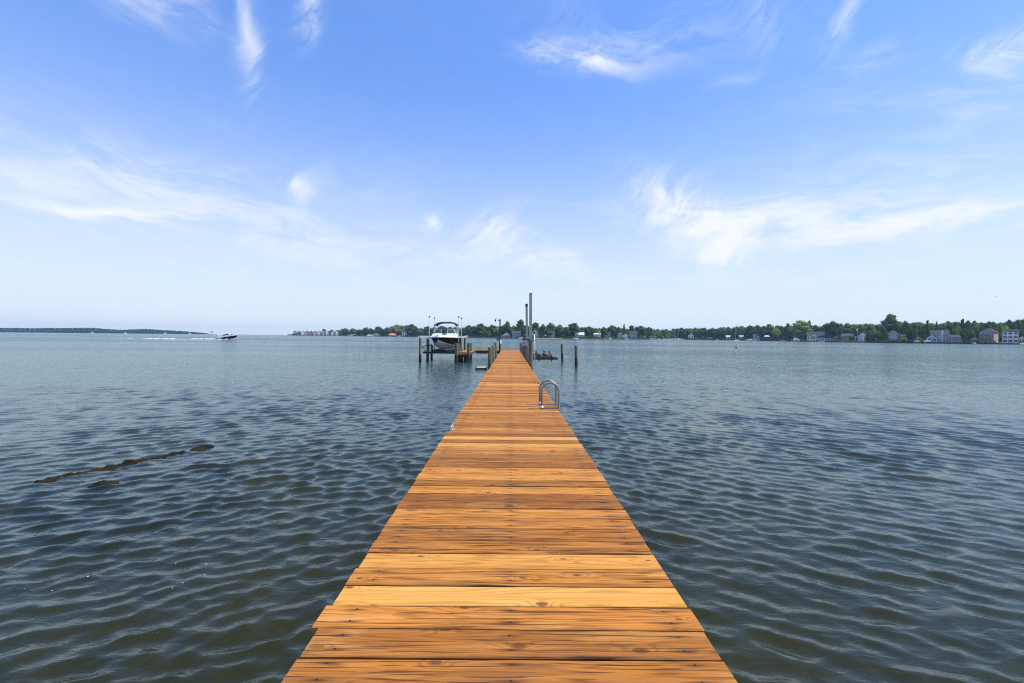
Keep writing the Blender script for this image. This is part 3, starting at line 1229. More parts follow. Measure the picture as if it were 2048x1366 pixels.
def boat_sections(n=26):
    S = []
    for i in range(n):
        t = i / (n - 1)
        fb = min(1, t / .58)
        bs = 1.30 * (1 - (1 - fb) ** 2.3) * (1 - .05 * max(0, t - .6) / .4)
        bs = max(bs, .02)
        bc = 1.06 * (1 - (1 - min(1, max(0, t - .03) / .62)) ** 1.8) + .01
        zk = .86 * (1 - min(1, t / .42)) ** 2.0
        zc = .40 + .52 * (1 - min(1, t / .55)) ** 1.9
        zb = zc + .05                           # colour break
        zs = 1.12 + .07 * (1 - t) ** 2
        yk = t * BL
        S.append((t, yk, bs, bc, zk, zc, zb, zs))
    return S


def build_motorboat():
    b = thing('motorboat', 'bowrider motorboat with dark hull, white deck and navy canopy, bow towards the camera', 'motorboat', (BX, BY0, KZ))
    S = boat_sections()

    def pt(x, y, z):
        return (BX + x, BY0 + y, KZ + z)
    m2 = MB()
    rings = []
    for t, yk, bs, bc, zk, zc, zb, zs in S:
        zs_ = min(zb, zs)
        rings.append([pt(-bc * 1.01 - .0, yk, zb), pt(-bc, yk, zc), pt(-bc * .66, yk, zk + (zc - zk) * .60), pt(-bc * .62, yk, zk + (zc - zk) * .52),
                      pt(-bc * .34, yk, zk + (zc - zk) * .30), pt(-bc * .30, yk, zk + (zc - zk) * .22), pt(0, yk, zk),
                      pt(bc * .30, yk, zk + (zc - zk) * .22), pt(bc * .34, yk, zk + (zc - zk) * .30),
                      pt(bc * .62, yk, zk + (zc - zk) * .52), pt(bc * .66, yk, zk + (zc - zk) * .60), pt(bc, yk, zc), pt(bc * 1.01, yk, zb)])
    m2.loft(rings, cap1=True)
    o = m2.build('hull_bottom', M['hull_bottom'], b)
    shade_auto(o)
    m2 = MB()
    for s in (-1, 1):
        rings = []
        for t, yk, bs, bc, zk, zc, zb, zs in S:
            lo, hi = Vector((bc * 1.01 * s, zb)), Vector((bs * s, zs))
            rings.append([pt(lo.x + (hi.x - lo.x) * f - s * .10 * math.sin(math.pi * f) * bs / 1.3, yk, lo.y + (hi.y - lo.y) * f) for f in (0, .2, .4, .6, .8, 1)])
        m2.loft(rings)
    t, yk, bs, bc, zk, zc, zb, zs = S[-1]
    m2.add([pt(-bc, yk, zb), pt(bc, yk, zb), pt(bs, yk, zs), pt(-bs, yk, zs)], [(0, 1, 2, 3)])
    o = m2.build('hull_topside', M['hull_dark'], b)
    shade_auto(o)
    # gunwale moulding, deck and cockpit
    m2 = MB()
    rings = []
    for t, yk, bs, bc, zk, zc, zb, zs in S:
        e = bs + .035
        rings.append([pt(-e, yk - .03, zs - .05), pt(-e - .01, yk - .03, zs + .02), pt(-e + .07, yk, zs + .11), pt(-e * .62, yk, zs + .17 + .05 * min(1, t * 3)),
                      pt(-e * .40, yk, zs + (.16 if t < .16 or t > .5 else -.05)), pt(0, yk, zs + (.16 if t < .16 or t > .93 else -.35)),
                      pt(e * .40, yk, zs + (.16 if t < .16 or t > .5 else -.05)), pt(e * .62, yk, zs + .17 + .05 * min(1, t * 3)),
                      pt(e - .07, yk, zs + .11), pt(e + .01, yk - .03, zs + .02), pt(e, yk - .03, zs - .05)])
    m2.loft(rings, cap0=True, cap1=True)
    o = m2.build('deck', M['gel_white'], b)
    shade_auto(o)
    rail = MB()
    for s in (-1, 1):
        rail.tube([pt(s * (bs + .045), yk - .03, zs - .01) for t, yk, bs, bc, zk, zc, zb, zs in S], .022, 6)
    rail.build('rub_rail', M['alu'], b, smooth=True)
    # dash cowls that carry the windscreen, with the walk-through between
    for s in (-1, 1):
        m2 = MB()
        x0, x1 = .26 * s, 1.20 * s
        y0, y1 = 2.55, 3.9
        zb_, zt_ = 1.15, 1.50
        vs = [pt(x0, y0, zb_), pt(x1 * .93, y0 + .2, zb_), pt(x1, y1, zb_), pt(x0, y1, zb_),
              pt(x0, y0 + .55, zt_), pt(x1 * .84, y0 + .65, zt_ - .02), pt(x1 * .93, y1, zt_ - .02), pt(x0, y1, zt_)]
        fs = [(0, 3, 2, 1), (4, 5, 6, 7), (0, 1, 5, 4), (1, 2, 6, 5), (2, 3, 7, 6), (3, 0, 4, 7)]
        m2.add(vs, fs if s > 0 else [f[::-1] for f in fs])
        m2.build('dash', M['gel_white'], b)
        # glass and its frame
        A, B = Vector(pt(x0, y0 + .60, zt_ + .01)), Vector(pt(x1 * .84, y0 + .75, zt_ + .01))
        Cc, D = Vector(pt(x1 * .70, y0 + 1.05, zt_ + .38)), Vector(pt(x0 * 1.1, y0 + .95, zt_ + .40))
        E, G = Vector(pt(x1 * .93, y1 + .35, zt_)), Vector(pt(x1 * .88, y1 + .15, zt_ + .30))
        ws = MB()
        for quad in ((A, B, Cc, D), (B, E, G, Cc)):
            nrm = (quad[1] - quad[0]).cross(quad[3] - quad[0]).normalized() * .004
            ws.add([q + nrm for q in quad] + [q - nrm for q in quad], [(0, 1, 2, 3), (7, 6, 5, 4), (0, 4, 5, 1), (1, 5, 6, 2), (2, 6, 7, 3), (3, 7, 4, 0)])
        w = ws.build('windscreen', M['glass'], b)
        fr = MB()
        for u_, v_ in ((A, B), (B, Cc), (Cc, D), (D, A), (B, E), (E, G), (G, Cc)):
            fr.tube([u_, v_], .017, 6)
        fr.build('frame', M['alu'], w)
    # seats in the cockpit
    for s in (-1, 1):
        m2 = MB()
        m2.box(pt(s * .62 - .26, 4.3, .72), pt(s * .62 + .26, 4.8, 1.02))
        m2.box(pt(s * .62 - .25, 4.72, 1.025), pt(s * .62 + .25, 4.86, 1.50))
        m2.build('seat', M['upholstery'], b)
    m2 = MB()
    m2.box(pt(-1.0, 5.9, .8), pt(1.0, 6.7, 1.24))
    m2.build('rear_bench', M['upholstery'], b)
    # canopy and its bows
    m2 = MB()
    ny, nx = 7, 17
    rings_t, rings_b = [], []
    for i in range(ny):
        f = i / (ny - 1)
        yk = 3.9 + f * 1.75
        rt, rb = [], []
        for k in range(nx):
            g = k / (nx - 1) * 2 - 1
            x = 1.06 * g
            z = 2.62 - .24 * abs(g) ** 3.6 - .10 * (2 * f - 1) ** 2
            rt.append(pt(x, yk, z))
            rb.append(pt(x * .985, yk, z - .045 - .10 * abs(g) ** 6))
        rings_t.append(rt)
        rings_b.append(rb)
    rings = [a_ + b_[::-1] for a_, b_ in zip(rings_t, rings_b)]
    m2.loft(rings, closed=True, cap0=True, cap1=True)
    o = m2.build('canopy', M['canvas'], b)
    shade_auto(o)
    for s in (-1, 1):
        m2 = MB()
        m2.tube([pt(s * 1.02, 4.0, 2.22), pt(s * 1.10, 4.9, 1.28)], .022, 8)
        m2.tube([pt(s * 1.02, 5.6, 2.22), pt(s * 1.10, 4.95, 1.28)], .022, 8)
        m2.tube([pt(s * 1.0, 3.95, 2.28), pt(s * 1.12, 4.1, 1.40)], .012, 6)
        m2.build('canopy_frame', M['alu'], b, smooth=True)
    m2 = MB()
    m2.tube([pt(.16, 5.3, 2.58), pt(.16, 5.3, 2.74)], .02, 6)
    m2.build('stern_light', M['black_plastic'], b)
    m2 = MB()
    m2.tube([pt(1.33, 2.6, 1.18), pt(1.33, 2.6, .98)], .008, 5)
    m2.tube([pt(1.36, 2.6, .98), pt(1.36, 2.6, .90), pt(1.36, 2.6, .60), pt(1.36, 2.6, .52)], [.03, .10, .10, .03], 12)
    m2.build('fender', M['blue_fender'], b, smooth=True)
    m2 = MB()
    for s in (-1, 1):
        m2.tube([pt(s * .16, .35, 1.38), pt(s * .45, .75, 1.46), pt(s * .85, 1.7, 1.45), pt(s * .95, 2.0, 1.36)], .012, 6)
    m2.build('bow_rail', M['alu'], b, smooth=True)
    m2 = MB()
    m2.tube([pt(0, .12, .86), pt(0, .02, .88), pt(0, .06, .96)], .014, 6)
    m2.build('bow_eye', M['alu'], b)


build_motorboat()

bl = thing('cradle_lift', 'dark cradle boat lift holding the motorboat between pilings', 'boat lift', (-6.1, 37.3, 0))
zb = zat(880, 705, 38)
for yb in (38.0, 42.6):
    m2 = MB()
    m2.box((LP[0][0] + .1, yb - .07, zb - .10), (-4.62, yb + .07, zb + .075))
    m2.build('cross_beam', M['dark_steel'], bl)
for s in (-.62, .62):
    m2 = MB()
    m2.box((BX + s - .16, 37.8, zb + .079), (BX + s + .16, 43.2, zb + .24))
    m2.build('bunk', M['black_plastic'], bl)
for side, pts in (('l', ((LP[0][0], 36.9), (LP[1][0] + .05, 44.0))), ('r', ((RP[0][0], 40.2), (RP[1][0], 45.4)))):
    (xa, ya), (xb_, yb_) = pts
    m2 = MB()
    if side == 'l':
        m2.bar((xa - .02, ya, 2.17), (xa + .12, 40.4, 2.17), .20, .16)
        m2.bar((xa + .10, 40.35, 2.19), (xa + .10, 44.2, 2.19), .12, .10)
    else:
        m2.bar((xa, ya, 2.17), (xb_, yb_, 2.17), .22, .18)
        m2.box((xb_ - .02, 45.2, 2.10), (xb_ + .30, 45.42, 2.34))
    m2.build('cable_beam', M['alu'], bl)
for xq, yq in ((LP[0][0] + .2, 38.0), (LP[0][0] + .25, 42.6), (-4.70, 40.9), (-4.72, 42.6)):
    m2 = MB()
    m2.tube([(xq, yq, zb + .05), (xq, yq, 2.10)], .010, 5)
    m2.build('cable', M['alu'], bl)
m2 = MB()
a = [P(842, 694.5, 37.45), P(847, 692.6, 37.6), P(853, 691.2, 38), P(860, 691.0, 38.3), P(866, 692.2, 38.6)]
m2.tube(a, .035, 8)
m2.tube([P(845, 695, 37.5), P(851, 702.5, 37.9)], .032, 8)
m2.tube([P(866, 692.2, 38.6), P(866.2, 703, 38.2)], .022, 8)
m2.build('walk_bracket', M['dark_steel'], bl, smooth=True)
for px, d, top, bot in ((858.6, 38.0, 632.5, 704), (869.0, 42.6, 635.5, 703), (917.4, 38.0, 633, 704), (923.0, 42.6, 635.5, 703)):
    xq = at(px, d, 0).x
    lab = {858.6: 'leftmost white guide pole with a dark cap beside the lifted boat',
           869.0: 'second white guide pole from the left, behind the boat canopy edge',
           917.4: 'white guide pole in front of the right boat side, dark capped',
           923.0: 'rightmost white guide pole beside the lifted boat'}[px]
    g = thing('guide_pole', lab, 'guide pole', (xq, d, zb), group='guide poles of the boat lift')
    zt_ = zat(px, top, d)
    m2 = MB()
    m2.tube([(xq, d, zb + .08), (xq, d, zt_ - .1)], .033, 10)
    m2.build('pole', M['pvc'], g, smooth=True)
    m2 = MB()
    m2.tube([(xq, d, zt_ - .1), (xq, d, zt_ - .06), (xq, d, zt_ + .02)], [.048, .055, .05], 10)
    m2.build('cap', M['black_plastic'], g, smooth=True)


# ================================================================== far shore
SH = [(560, 1150), (590, 1100), (640, 1050), (700, 1000), (780, 880), (850, 780), (950, 620), (1065, 500), (1130, 510),
      (1200, 540), (1290, 630), (1345, 680), (1420, 670), (1490, 600), (1560, 530), (1640, 440), (1720, 390), (1788, 360),
      (1900, 335), (2048, 318), (2200, 300), (2420, 285), (2700, 270)]


def shore(px):
    for (a, da), (b, db) in zip(SH, SH[1:]):
        if a <= px <= b:
            return da + (db - da) * (px - a) / (b - a)
    return SH[0][1] if px < SH[0][0] else SH[-1][1]


def terr(t):
    if t <= 0:
        return -1
    return 0.95 + .011 * min(t, 180)


def ground_z(px, d):
    return terr(d - shore(px))


mb = MB()
cols_ = []
px = 575
while px <= 2700:
    s = shore(px)
    ring = []
    for t in (-.01, .6, 6, 14, 24, 40, 70, 110, 170, 260, 420):
        d = s + max(t, 0) * min(1, max(.12, (px - 575) / 90))
        z = terr(t) if t > 0 else -1.2
        if 0 < t < 400:
            z += .15 * mnoise.noise(Vector((px * .11, t * .2, 0))) * (1 if t > 5 else .2)
        q = at(px, d, z)
        ring.append((q.x, q.y, q.z))
    cols_.append(ring)
    px += 6
mb.loft(cols_)
fl = []
for f in mb.f:
    fl.append(f[::-1])
mb.f = fl
mb.mi = []
nt = 11
for i, f in enumerate(mb.f):
    kk = i % (nt - 1)
    px_ = 575 + (i // (nt - 1)) * 6
    lawn = 1608 < px_ < 1735 or 1180 < px_ < 1280
    mb.mi.append(1 if (2 <= kk <= 4 and lawn) else (2 if kk <= 1 and px_ < 1060 else 0))
tag(mb.build('shore_land', [M['scrub'], M['lawn'], M['rubble']]), kind='structure')


def shore_strip(name, px0, px1, t0, t1, z0, z1, m, kind=None, step=8, wob=0.0):
    """a solid strip following the shoreline"""
    m2 = MB()
    rings = []
    px = px0
    while px <= px1 + .01:
        s = shore(px)
        k = 1 + wob * mnoise.noise(Vector((px * .35, 3, 0)))
        pts = [at(px, s + t0, z0), at(px, s + t0, z1 * k), at(px, s + t1, z1 * k), at(px, s + t1, z0)]
        rings.append([tuple(q) for q in pts])
        px += step
    m2.loft(rings, closed=True, cap0=True, cap1=True)
    o = m2.build(name, m, loc=at((px0 + px1) / 2, shore((px0 + px1) / 2), 0), origin=at((px0 + px1) / 2, shore((px0 + px1) / 2), 0))
    if kind:
        tag(o, kind=kind)
    return o


o = shore_strip('sea_wall', 1640, 1783, -.9, -.15, -1, .95, M['bulkhead'])
tag(o, 'low dark sea wall under the green lawn before the grey-roofed houses', 'sea wall')
o = shore_strip('sea_wall', 1785, 2003, -.9, -.15, -1, 1.15, M['bulkhead'])
tag(o, 'dark timber bulkhead along the water below the blue-gabled and pink-sided houses', 'sea wall')
o = shore_strip('sea_wall', 1492, 1600, -.9, -.15, -1, 1.0, M['bulkhead'])
tag(o, 'dark wharf edge where the motor yacht lies, left of the lawn', 'sea wall')
o = shore_strip('beach', 1068, 1126, -2.2, -.2, -1, .75, M['sand'], kind='structure')
o = shore_strip('rubble_bank', 690, 1040, -2.5, -.2, -1, 1.1, M['rubble'], kind='structure', wob=.3)

# sand spit left of the town houses
mb = MB()
rings = []
for i in range(25):
    f = i / 24
    q = at(508 + (604 - 508) * f, 1240 - 60 * f, 0)
    h = .35 + 1.0 * min(1, f * 4) * (.8 + .3 * mnoise.noise(Vector((f * 9, 0, 0))))
    rings.append([(q.x, q.y - 7, -.6), (q.x, q.y - 3, h * .5), (q.x, q.y, h), (q.x, q.y + 10, h), (q.x, q.y + 16, -.6)])
mb.loft(rings, cap0=True, cap1=True)
mb.f = [f[::-1] for f in mb.f]
M['spit'] = mat('spit_sand', (.33, .28, .22), .95, var=.3, vscale=.1)
tag(mb.build('sand_spit', M['spit']), kind='structure')

# ------------------------------------------------------------------ trees
def leaf_cloud(mbx, c, r, n, size, rs, squash=1.0):
    """leaf clumps scattered through the outer part of an ellipsoid"""
    for _ in range(n):
        while True:
            d = Vector((rs.gauss(0, 1), rs.gauss(0, 1), rs.gauss(0, 1)))
            if d.length > .01:
                break
        d.normalize()
        k = rs.uniform(.62, 1.06)
        p = Vector((c[0] + d.x * r[0] * k, c[1] + d.y * r[1] * k, c[2] + d.z * r[2] * k * squash))
        nn = (d + Vector((rs.uniform(-.8, .8), rs.uniform(-.8, .8), rs.uniform(-.3, .9)))).normalized()
        a = nn.cross(Vector((rs.uniform(-1, 1), rs.uniform(-1, 1), rs.uniform(-1, 1)))).normalized()
        b = nn.cross(a)
        s1, s2 = size * rs.uniform(.6, 1.3), size * rs.uniform(.4, .9)
        mbx.add([p - a * s1, p + b * s2 + nn * s1 * .2, p + a * s1, p - b * s2 + nn * s1 * .2], [(0, 1, 2, 3)])


def core(mbx, c, r, rs, k=.72):
    n, m_ = 8, 5
    rings = []
    for i in range(m_ + 1):
        th = math.pi * i / m_
        rings.append([(c[0] + r[0] * k * math.sin(th) * math.cos(6.283 * j / n) * rs.uniform(.85, 1.1),
                       c[1] + r[1] * k * math.sin(th) * math.sin(6.283 * j / n) * rs.uniform(.85, 1.1),
                       c[2] + r[2] * k * math.cos(th)) for j in range(n)])
    mbx.loft(rings, closed=True)


def limb(mbx, a, b, r0, r1):
    a, b = Vector(a), Vector(b)
    mid = (a + b) / 2 + Vector((rnd.uniform(-.03, .03), rnd.uniform(-.03, .03), .02))
    mbx.tube([a, mid, b], [r0, (r0 + r1) / 2, r1], 6)


def make_tree(kind, seed):
    """unit tree: 1 high, crown about 1 wide at scale 1 (scaled per copy)"""
    rs = random.Random(seed)
    lobes = []
    if kind == 'broad':
        base, n = .16, 9
        lobes.append(((0, 0, .60), (.30, .30, .26)))
        for i in range(n):
            a = 6.283 * i / n + rs.uniform(-.3, .3)
            h = rs.uniform(.36, .76)
            q = .30 * (1 - abs(h - .5) * .9)
            lobes.append(((q * math.cos(a), q * math.sin(a), h), (rs.uniform(.14, .21),) * 2 + (rs.uniform(.13, .18),)))
        lobes.append(((rs.uniform(-.1, .1), 0, .84), (.18, .18, .15)))
        lobes.append(((rs.uniform(-.2, .2), .05, .78), (.15, .15, .14)))
    elif kind == 'oval':
        base = .10
        for i in range(11):
            h = .22 + .68 * i / 10
            q = .20 * math.sin(math.pi * min(1, (h - .05) / .95)) + .03
            a = i * 2.4
            w = .20 * math.sin(math.pi * min(1, (h - .02) / .99)) ** .6 + .09
            lobes.append(((q * math.cos(a), q * math.sin(a), h), (w, w, .12)))
    elif kind == 'open':
        base = .30
        lobes.append(((0, 0, .62), (.17, .17, .2)))
        lobes.append(((0, 0, .90), (.12, .12, .10)))
        for i in range(18):
            a = i * 2.4 + rs.uniform(-.3, .3)
            h = .40 + .52 * (i + rs.uniform(0, .8)) / 18
            q = rs.uniform(.16, .36) * (1.25 - .85 * h)
            w = rs.uniform(.09, .15)
            lobes.append(((q * math.cos(a), q * math.sin(a), h), (w * 1.15, w * 1.15, w * .75)))
    elif kind == 'pine':
        base = .34
        for i in range(12):
            h = .42 + .55 * i / 11
            q = .24 * (1.12 - h) + .02
            a = i * 2.4
            w = .20 * (1.22 - h) + .03
            lobes.append(((q * math.cos(a), q * math.sin(a), h), (w, w, .065)))
    elif kind == 'conifer':
        base = .06
        for i in range(12):
            h = .12 + .84 * i / 11
            w = .30 * (1.04 - h) + .02
            lobes.append(((rs.uniform(-.02, .02), rs.uniform(-.02, .02), h), (w, w, .085)))
    else:  # bush
        base = .03
        for i in range(8):
            a = rs.uniform(0, 6.283)
            q = rs.uniform(.08, .34)
            h = rs.uniform(.25, .68)
            w = rs.uniform(.18, .27)
            lobes.append(((q * math.cos(a), q * math.sin(a), h), (w, w, w * .95)))
    root = thing(kind, 'tree', 'tree')
    cm = MB()
    for c, r in lobes:
        core(cm, c, r, rs, .68 if kind in ('open', 'pine') else .80)
        leaf_cloud(cm, c, r, int(60 + 700 * r[0] * r[2] * 4), .030, rs)
    crown = cm.build('crown', M['foliage'], root, origin=(0, 0, 0))
    tm = MB()
    tm.tube([(0, 0, -.06), (.004, .003, base), (-.004, 0, .55), (0, 0, .80)], [.030, .022, .014, .004], 7)
    for c, r in lobes[:8]:
        limb(tm, (0, 0, max(base * .9, c[2] - .22)), (c[0] * .8, c[1] * .8, c[2]), .010, .003)
    tm.build('trunk', M['bark'], root, origin=(0, 0, 0))
    return root


PROTO = {}
for kd, cnt in (('broad', 3), ('oval', 3), ('open', 2), ('pine', 2), ('conifer', 1), ('bush', 2)):
    PROTO[kd] = [make_tree(kd, 100 + 7 * i + len(kd)) for i in range(cnt)]
WID = {'broad': .92, 'oval': .60, 'open': .80, 'pine': .62, 'conifer': .58, 'bush': 1.1}
NAMES = {'broad': 'broadleaf_tree', 'oval': 'broadleaf_tree', 'open': 'broadleaf_tree', 'pine': 'pine_tree',
         'conifer': 'conifer_tree', 'bush': 'shrub'}
SHAPE = {'broad': 'broad rounded', 'oval': 'tall oval', 'open': 'open airy', 'pine': 'flat-topped', 'conifer': 'pointed', 'bush': 'low bushy'}
TONE = {'d': ((.100, .155, .034), 'dark'), 'm': ((.165, .230, .042), 'mid-green'), 'l': ((.26, .345, .05), 'light green'),
        'b': ((.080, .134, .048), 'blue-green'), 'o': ((.205, .220, .046), 'olive'), 'r': ((.085, .022, .025), 'dark red')}
# px, top y, width px, kind, tone, extra distance behind the shoreline
TREES = [
    (588, 666.5, 9, 'bush', 'd', 8), (598, 663, 10, 'bush', 'd', 6), (648, 657.8, 9, 'open', 'd', 26), (664, 659, 13, 'broad', 'd', 24),
    (675, 660, 10, 'open', 'm', 22), (689, 656, 22, 'broad', 'd', 26), (705, 656, 13, 'broad', 'b', 26), (719, 658.6, 14, 'broad', 'd', 20),
    (731, 654.8, 11, 'oval', 'b', 30), (741, 655.6, 14, 'broad', 'd', 26), (758, 652.2, 22, 'broad', 'd', 26), (775, 653.8, 13, 'broad', 'd', 24),
    (795, 648.2, 30, 'broad', 'o', 40), (812, 649.6, 16, 'broad', 'o', 34), (823, 648.4, 15, 'oval', 'd', 30), (833, 654.5, 13, 'broad', 'd', 30),
    (843, 655.2, 15, 'broad', 'm', 26), (855, 652.4, 12, 'oval', 'd', 26), (868, 653, 18, 'broad', 'd', 30), (884, 650.6, 20, 'broad', 'd', 26),
    (900, 652.5, 16, 'broad', 'o', 26), (912, 652, 16, 'broad', 'm', 26), (926, 654, 16, 'broad', 'd', 24), (938, 649.2, 16, 'broad', 'd', 26),
    (950, 651, 18, 'broad', 'd', 26), (961, 647, 14, 'oval', 'd', 34), (972, 651, 14, 'broad', 'm', 26), (985, 649.6, 13, 'oval', 'd', 30),
    (979, 659, 13, 'bush', 'm', 12), (994, 655.5, 15, 'broad', 'l', 16), (1004, 650, 13, 'broad', 'b', 24), (1015, 641.6, 19, 'broad', 'd', 36),
    (1028, 649.5, 13, 'broad', 'l', 34), (1041, 638.8, 20, 'open', 'd', 42), (1052, 648, 14, 'broad', 'd', 30), (1071, 644.6, 18, 'open', 'd', 36),
    (1086, 647, 15, 'broad', 'd', 26), (1101, 644, 22, 'broad', 'o', 40), (1118, 648, 20, 'broad', 'o', 36), (1133, 653, 14, 'broad', 'd', 26),
    (1096, 657, 18, 'broad', 'b', 12), (1146, 646, 17, 'oval', 'b', 30), (1158, 655.5, 12, 'broad', 'd', 40), (1178, 652, 20, 'broad', 'd', 26),
    (1192, 655.5, 16, 'broad', 'o', 40), (1208, 653, 15, 'broad', 'd', 26), (1224, 649.4, 22, 'broad', 'd', 42), (1238, 653, 14, 'broad', 'd', 24),
    (1248, 648.4, 10, 'conifer', 'd', 36), (1263, 650.4, 13, 'open', 'd', 40), (1281, 650.4, 26, 'broad', 'd', 26), (1298, 653, 14, 'broad', 'd', 20),
    (1320, 666.5, 15, 'bush', 'm', 6), (1334, 666.5, 14, 'bush', 'm', 6), (1362, 654.2, 22, 'broad', 'd', 30), (1378, 656, 16, 'broad', 'm', 36),
    (1390, 654.4, 15, 'broad', 'm', 46), (1408, 654.6, 21, 'broad', 'd', 36), (1424, 654.8, 17, 'broad', 'b', 30), (1440, 654.2, 19, 'broad', 'd', 36),
    (1392, 674, 8, 'bush', 'l', 4), (1418, 674, 12, 'bush', 'l', 4), (1456, 652.8, 18, 'broad', 'm', 40), (1472, 651.4, 17, 'broad', 'd', 44),
    (1488, 654.5, 17, 'broad', 'm', 36), (1500, 651, 16, 'oval', 'd', 46), (1514, 649, 21, 'broad', 'd', 56), (1528, 651, 16, 'broad', 'd', 40),
    (1540, 648, 14, 'oval', 'm', 52), (1553, 657, 16, 'broad', 'l', 22), (1562, 650.6, 13, 'broad', 'd', 46), (1576, 645.4, 18, 'broad', 'd', 36),
    (1588, 649, 13, 'broad', 'm', 26), (1602, 640.4, 25, 'oval', 'l', 22), (1618, 642, 11, 'pine', 'b', 52), (1630, 649, 18, 'broad', 'd', 66),
    (1646, 648.8, 16, 'broad', 'd', 66), (1664, 641, 32, 'broad', 'd', 24), (1681, 645.6, 18, 'broad', 'o', 52), (1694, 646, 16, 'oval', 'o', 50),
    (1709, 648.6, 18, 'broad', 'm', 46), (1725, 647.6, 17, 'broad', 'm', 46), (1740, 646.4, 20, 'broad', 'o', 50), (1679, 668.5, 12, 'bush', 'd', 6),
    (1704, 668.5, 12, 'bush', 'd', 6), (1733, 666, 9, 'bush', 'r', 8), (1747, 656.8, 25, 'broad', 'm', 10), (1763, 650, 18, 'broad', 'd', 24),
    (1770, 658, 20, 'conifer', 'd', 14), (1781, 627.4, 27, 'open', 'm', 46), (1779, 634, 24, 'oval', 'd', 44), (1797, 641, 18, 'broad', 'm', 44),
    (1811, 640, 18, 'broad', 'm', 44), (1826, 643.6, 17, 'broad', 'o', 40), (1839, 643.2, 18, 'broad', 'm', 46), (1854, 641.2, 10, 'pine', 'd', 60),
    (1864, 645.6, 16, 'broad', 'l', 46), (1873, 643.8, 12, 'conifer', 'd', 46), (1886, 645.6, 16, 'broad', 'm', 46), (1898, 642, 12, 'oval', 'o', 50),
    (1820, 653, 16, 'broad', 'd', 26), (1846, 653, 15, 'conifer', 'd', 22), (1806, 673, 17, 'bush', 'l', 3), (1836, 672.6, 18, 'bush', 'l', 4),
    (1912, 642.6, 18, 'broad', 'm', 46), (1924, 638.8, 13, 'pine', 'd', 52), (1935, 640.4, 14, 'open', 'm', 50), (1948, 640, 22, 'broad', 'l', 50),
    (1928, 656, 17, 'broad', 'd', 10), (1942, 654, 17, 'broad', 'o', 26), (1963, 643.4, 16, 'broad', 'm', 50), (1974, 643, 14, 'oval', 'd', 50),
    (1986, 643, 14, 'oval', 'm', 52), (1999, 643, 15, 'broad', 'l', 48), (2013, 651, 20, 'broad', 'l', 30), (2018, 640.6, 18, 'pine', 'd', 60),
    (2034, 637, 22, 'broad', 'o', 58), (2049, 633, 20, 'broad', 'd', 58), (2066, 630, 26, 'broad', 'm', 54), (2050, 648, 20, 'broad', 'l', 26),
    (2090, 632, 26, 'broad', 'd', 50), (2085, 650, 24, 'broad', 'm', 24), (1910, 655, 15, 'broad', 'm', 28), (1893, 656, 14, 'broad', 'd', 34)]
MARKS = [(560, 'sand spit'), (650, 'town houses'), (785, 'orange-roofed boathouse'), (850, 'lift pilings'), (888, 'lifted motorboat'), (923, 'right guide pole'),
         (999.5, 'pier lamp post'), (1032, 'blue-grey house'), (1060, 'lift tracks'), (1106, 'hidden pink house'), (1160, 'brick dormer house'), (1195, 'pink bungalow'),
         (1255, 'white cottage'), (1345, 'marina masts'), (1384, 'white gabled cottage'), (1473, 'moored sailboat'), (1533, 'white canopy'),
         (1594, 'motor yacht'), (1632, 'long grey-roofed house'), (1692, 'brown bungalow'), (1724, 'white gabled house'), (1786, 'pale blue house'),
         (1838, 'roofed boat lift'), (1880, 'blue-gabled house'), (1915, 'low grey house'), (1952, 'tan cottage'), (1979, 'pink-sided house'), (2022, 'balcony house'),
         (2200, 'right picture edge')]
ORD = ['first', 'second', 'third', 'fourth', 'fifth', 'sixth', 'seventh', 'eighth', 'ninth', 'tenth', 'eleventh']
seg = {}
for t_ in sorted(TREES):
    k = max(i for i, mk in enumerate(MARKS) if mk[0] <= t_[0])
    seg.setdefault(k, []).append(t_)
used = set()
for k, lst in seg.items():
    for n_, (px, top, wpx, kd, tone, off) in enumerate(lst):
        d = shore(px) + off
        gz = ground_z(px, d) - .2
        H = zat(px, top, d) - gz
        W = wpx / F * d * 1.15 * math.cos(math.atan((px - 1021) / F)) ** .7
        prs = PROTO[kd]
        pr = prs[int(px * 7) % len(prs)]
        q = at(px, d, gz)
        word = 'shrub' if kd == 'bush' else 'tree'
        if len(lst) == 1:
            pos = 'between'
        elif n_ == len(lst) - 1 and n_ > 1:
            pos = 'last going right between'
        else:
            pos = ORD[n_] + ' from left between'
        lab = f"{SHAPE[kd]} {TONE[tone][1]} {word}, {pos} {MARKS[k][1]} and {MARKS[k + 1][1]}"
        sxy = W / WID[kd]
        first = id(pr) not in used
        if first:
            used.add(id(pr))
            T = pr
            T.location = q
            T.rotation_euler = (0, 0, px)
            T.scale = (sxy, sxy, H)
            T['label'] = lab
        else:
            T = copy_thing(pr, q, px * 1.7, (sxy, sxy, H), lab)
        T.name = NAMES[kd]
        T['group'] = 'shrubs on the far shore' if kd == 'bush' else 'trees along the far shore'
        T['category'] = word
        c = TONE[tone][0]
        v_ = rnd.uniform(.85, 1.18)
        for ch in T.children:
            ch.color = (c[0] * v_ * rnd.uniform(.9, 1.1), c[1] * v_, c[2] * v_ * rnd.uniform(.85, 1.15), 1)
for prs in PROTO.values():
    for pr in prs:
        if id(pr) not in used:
            for ch in list(pr.children):
                bpy.data.objects.remove(ch)
            bpy.data.objects.remove(pr)

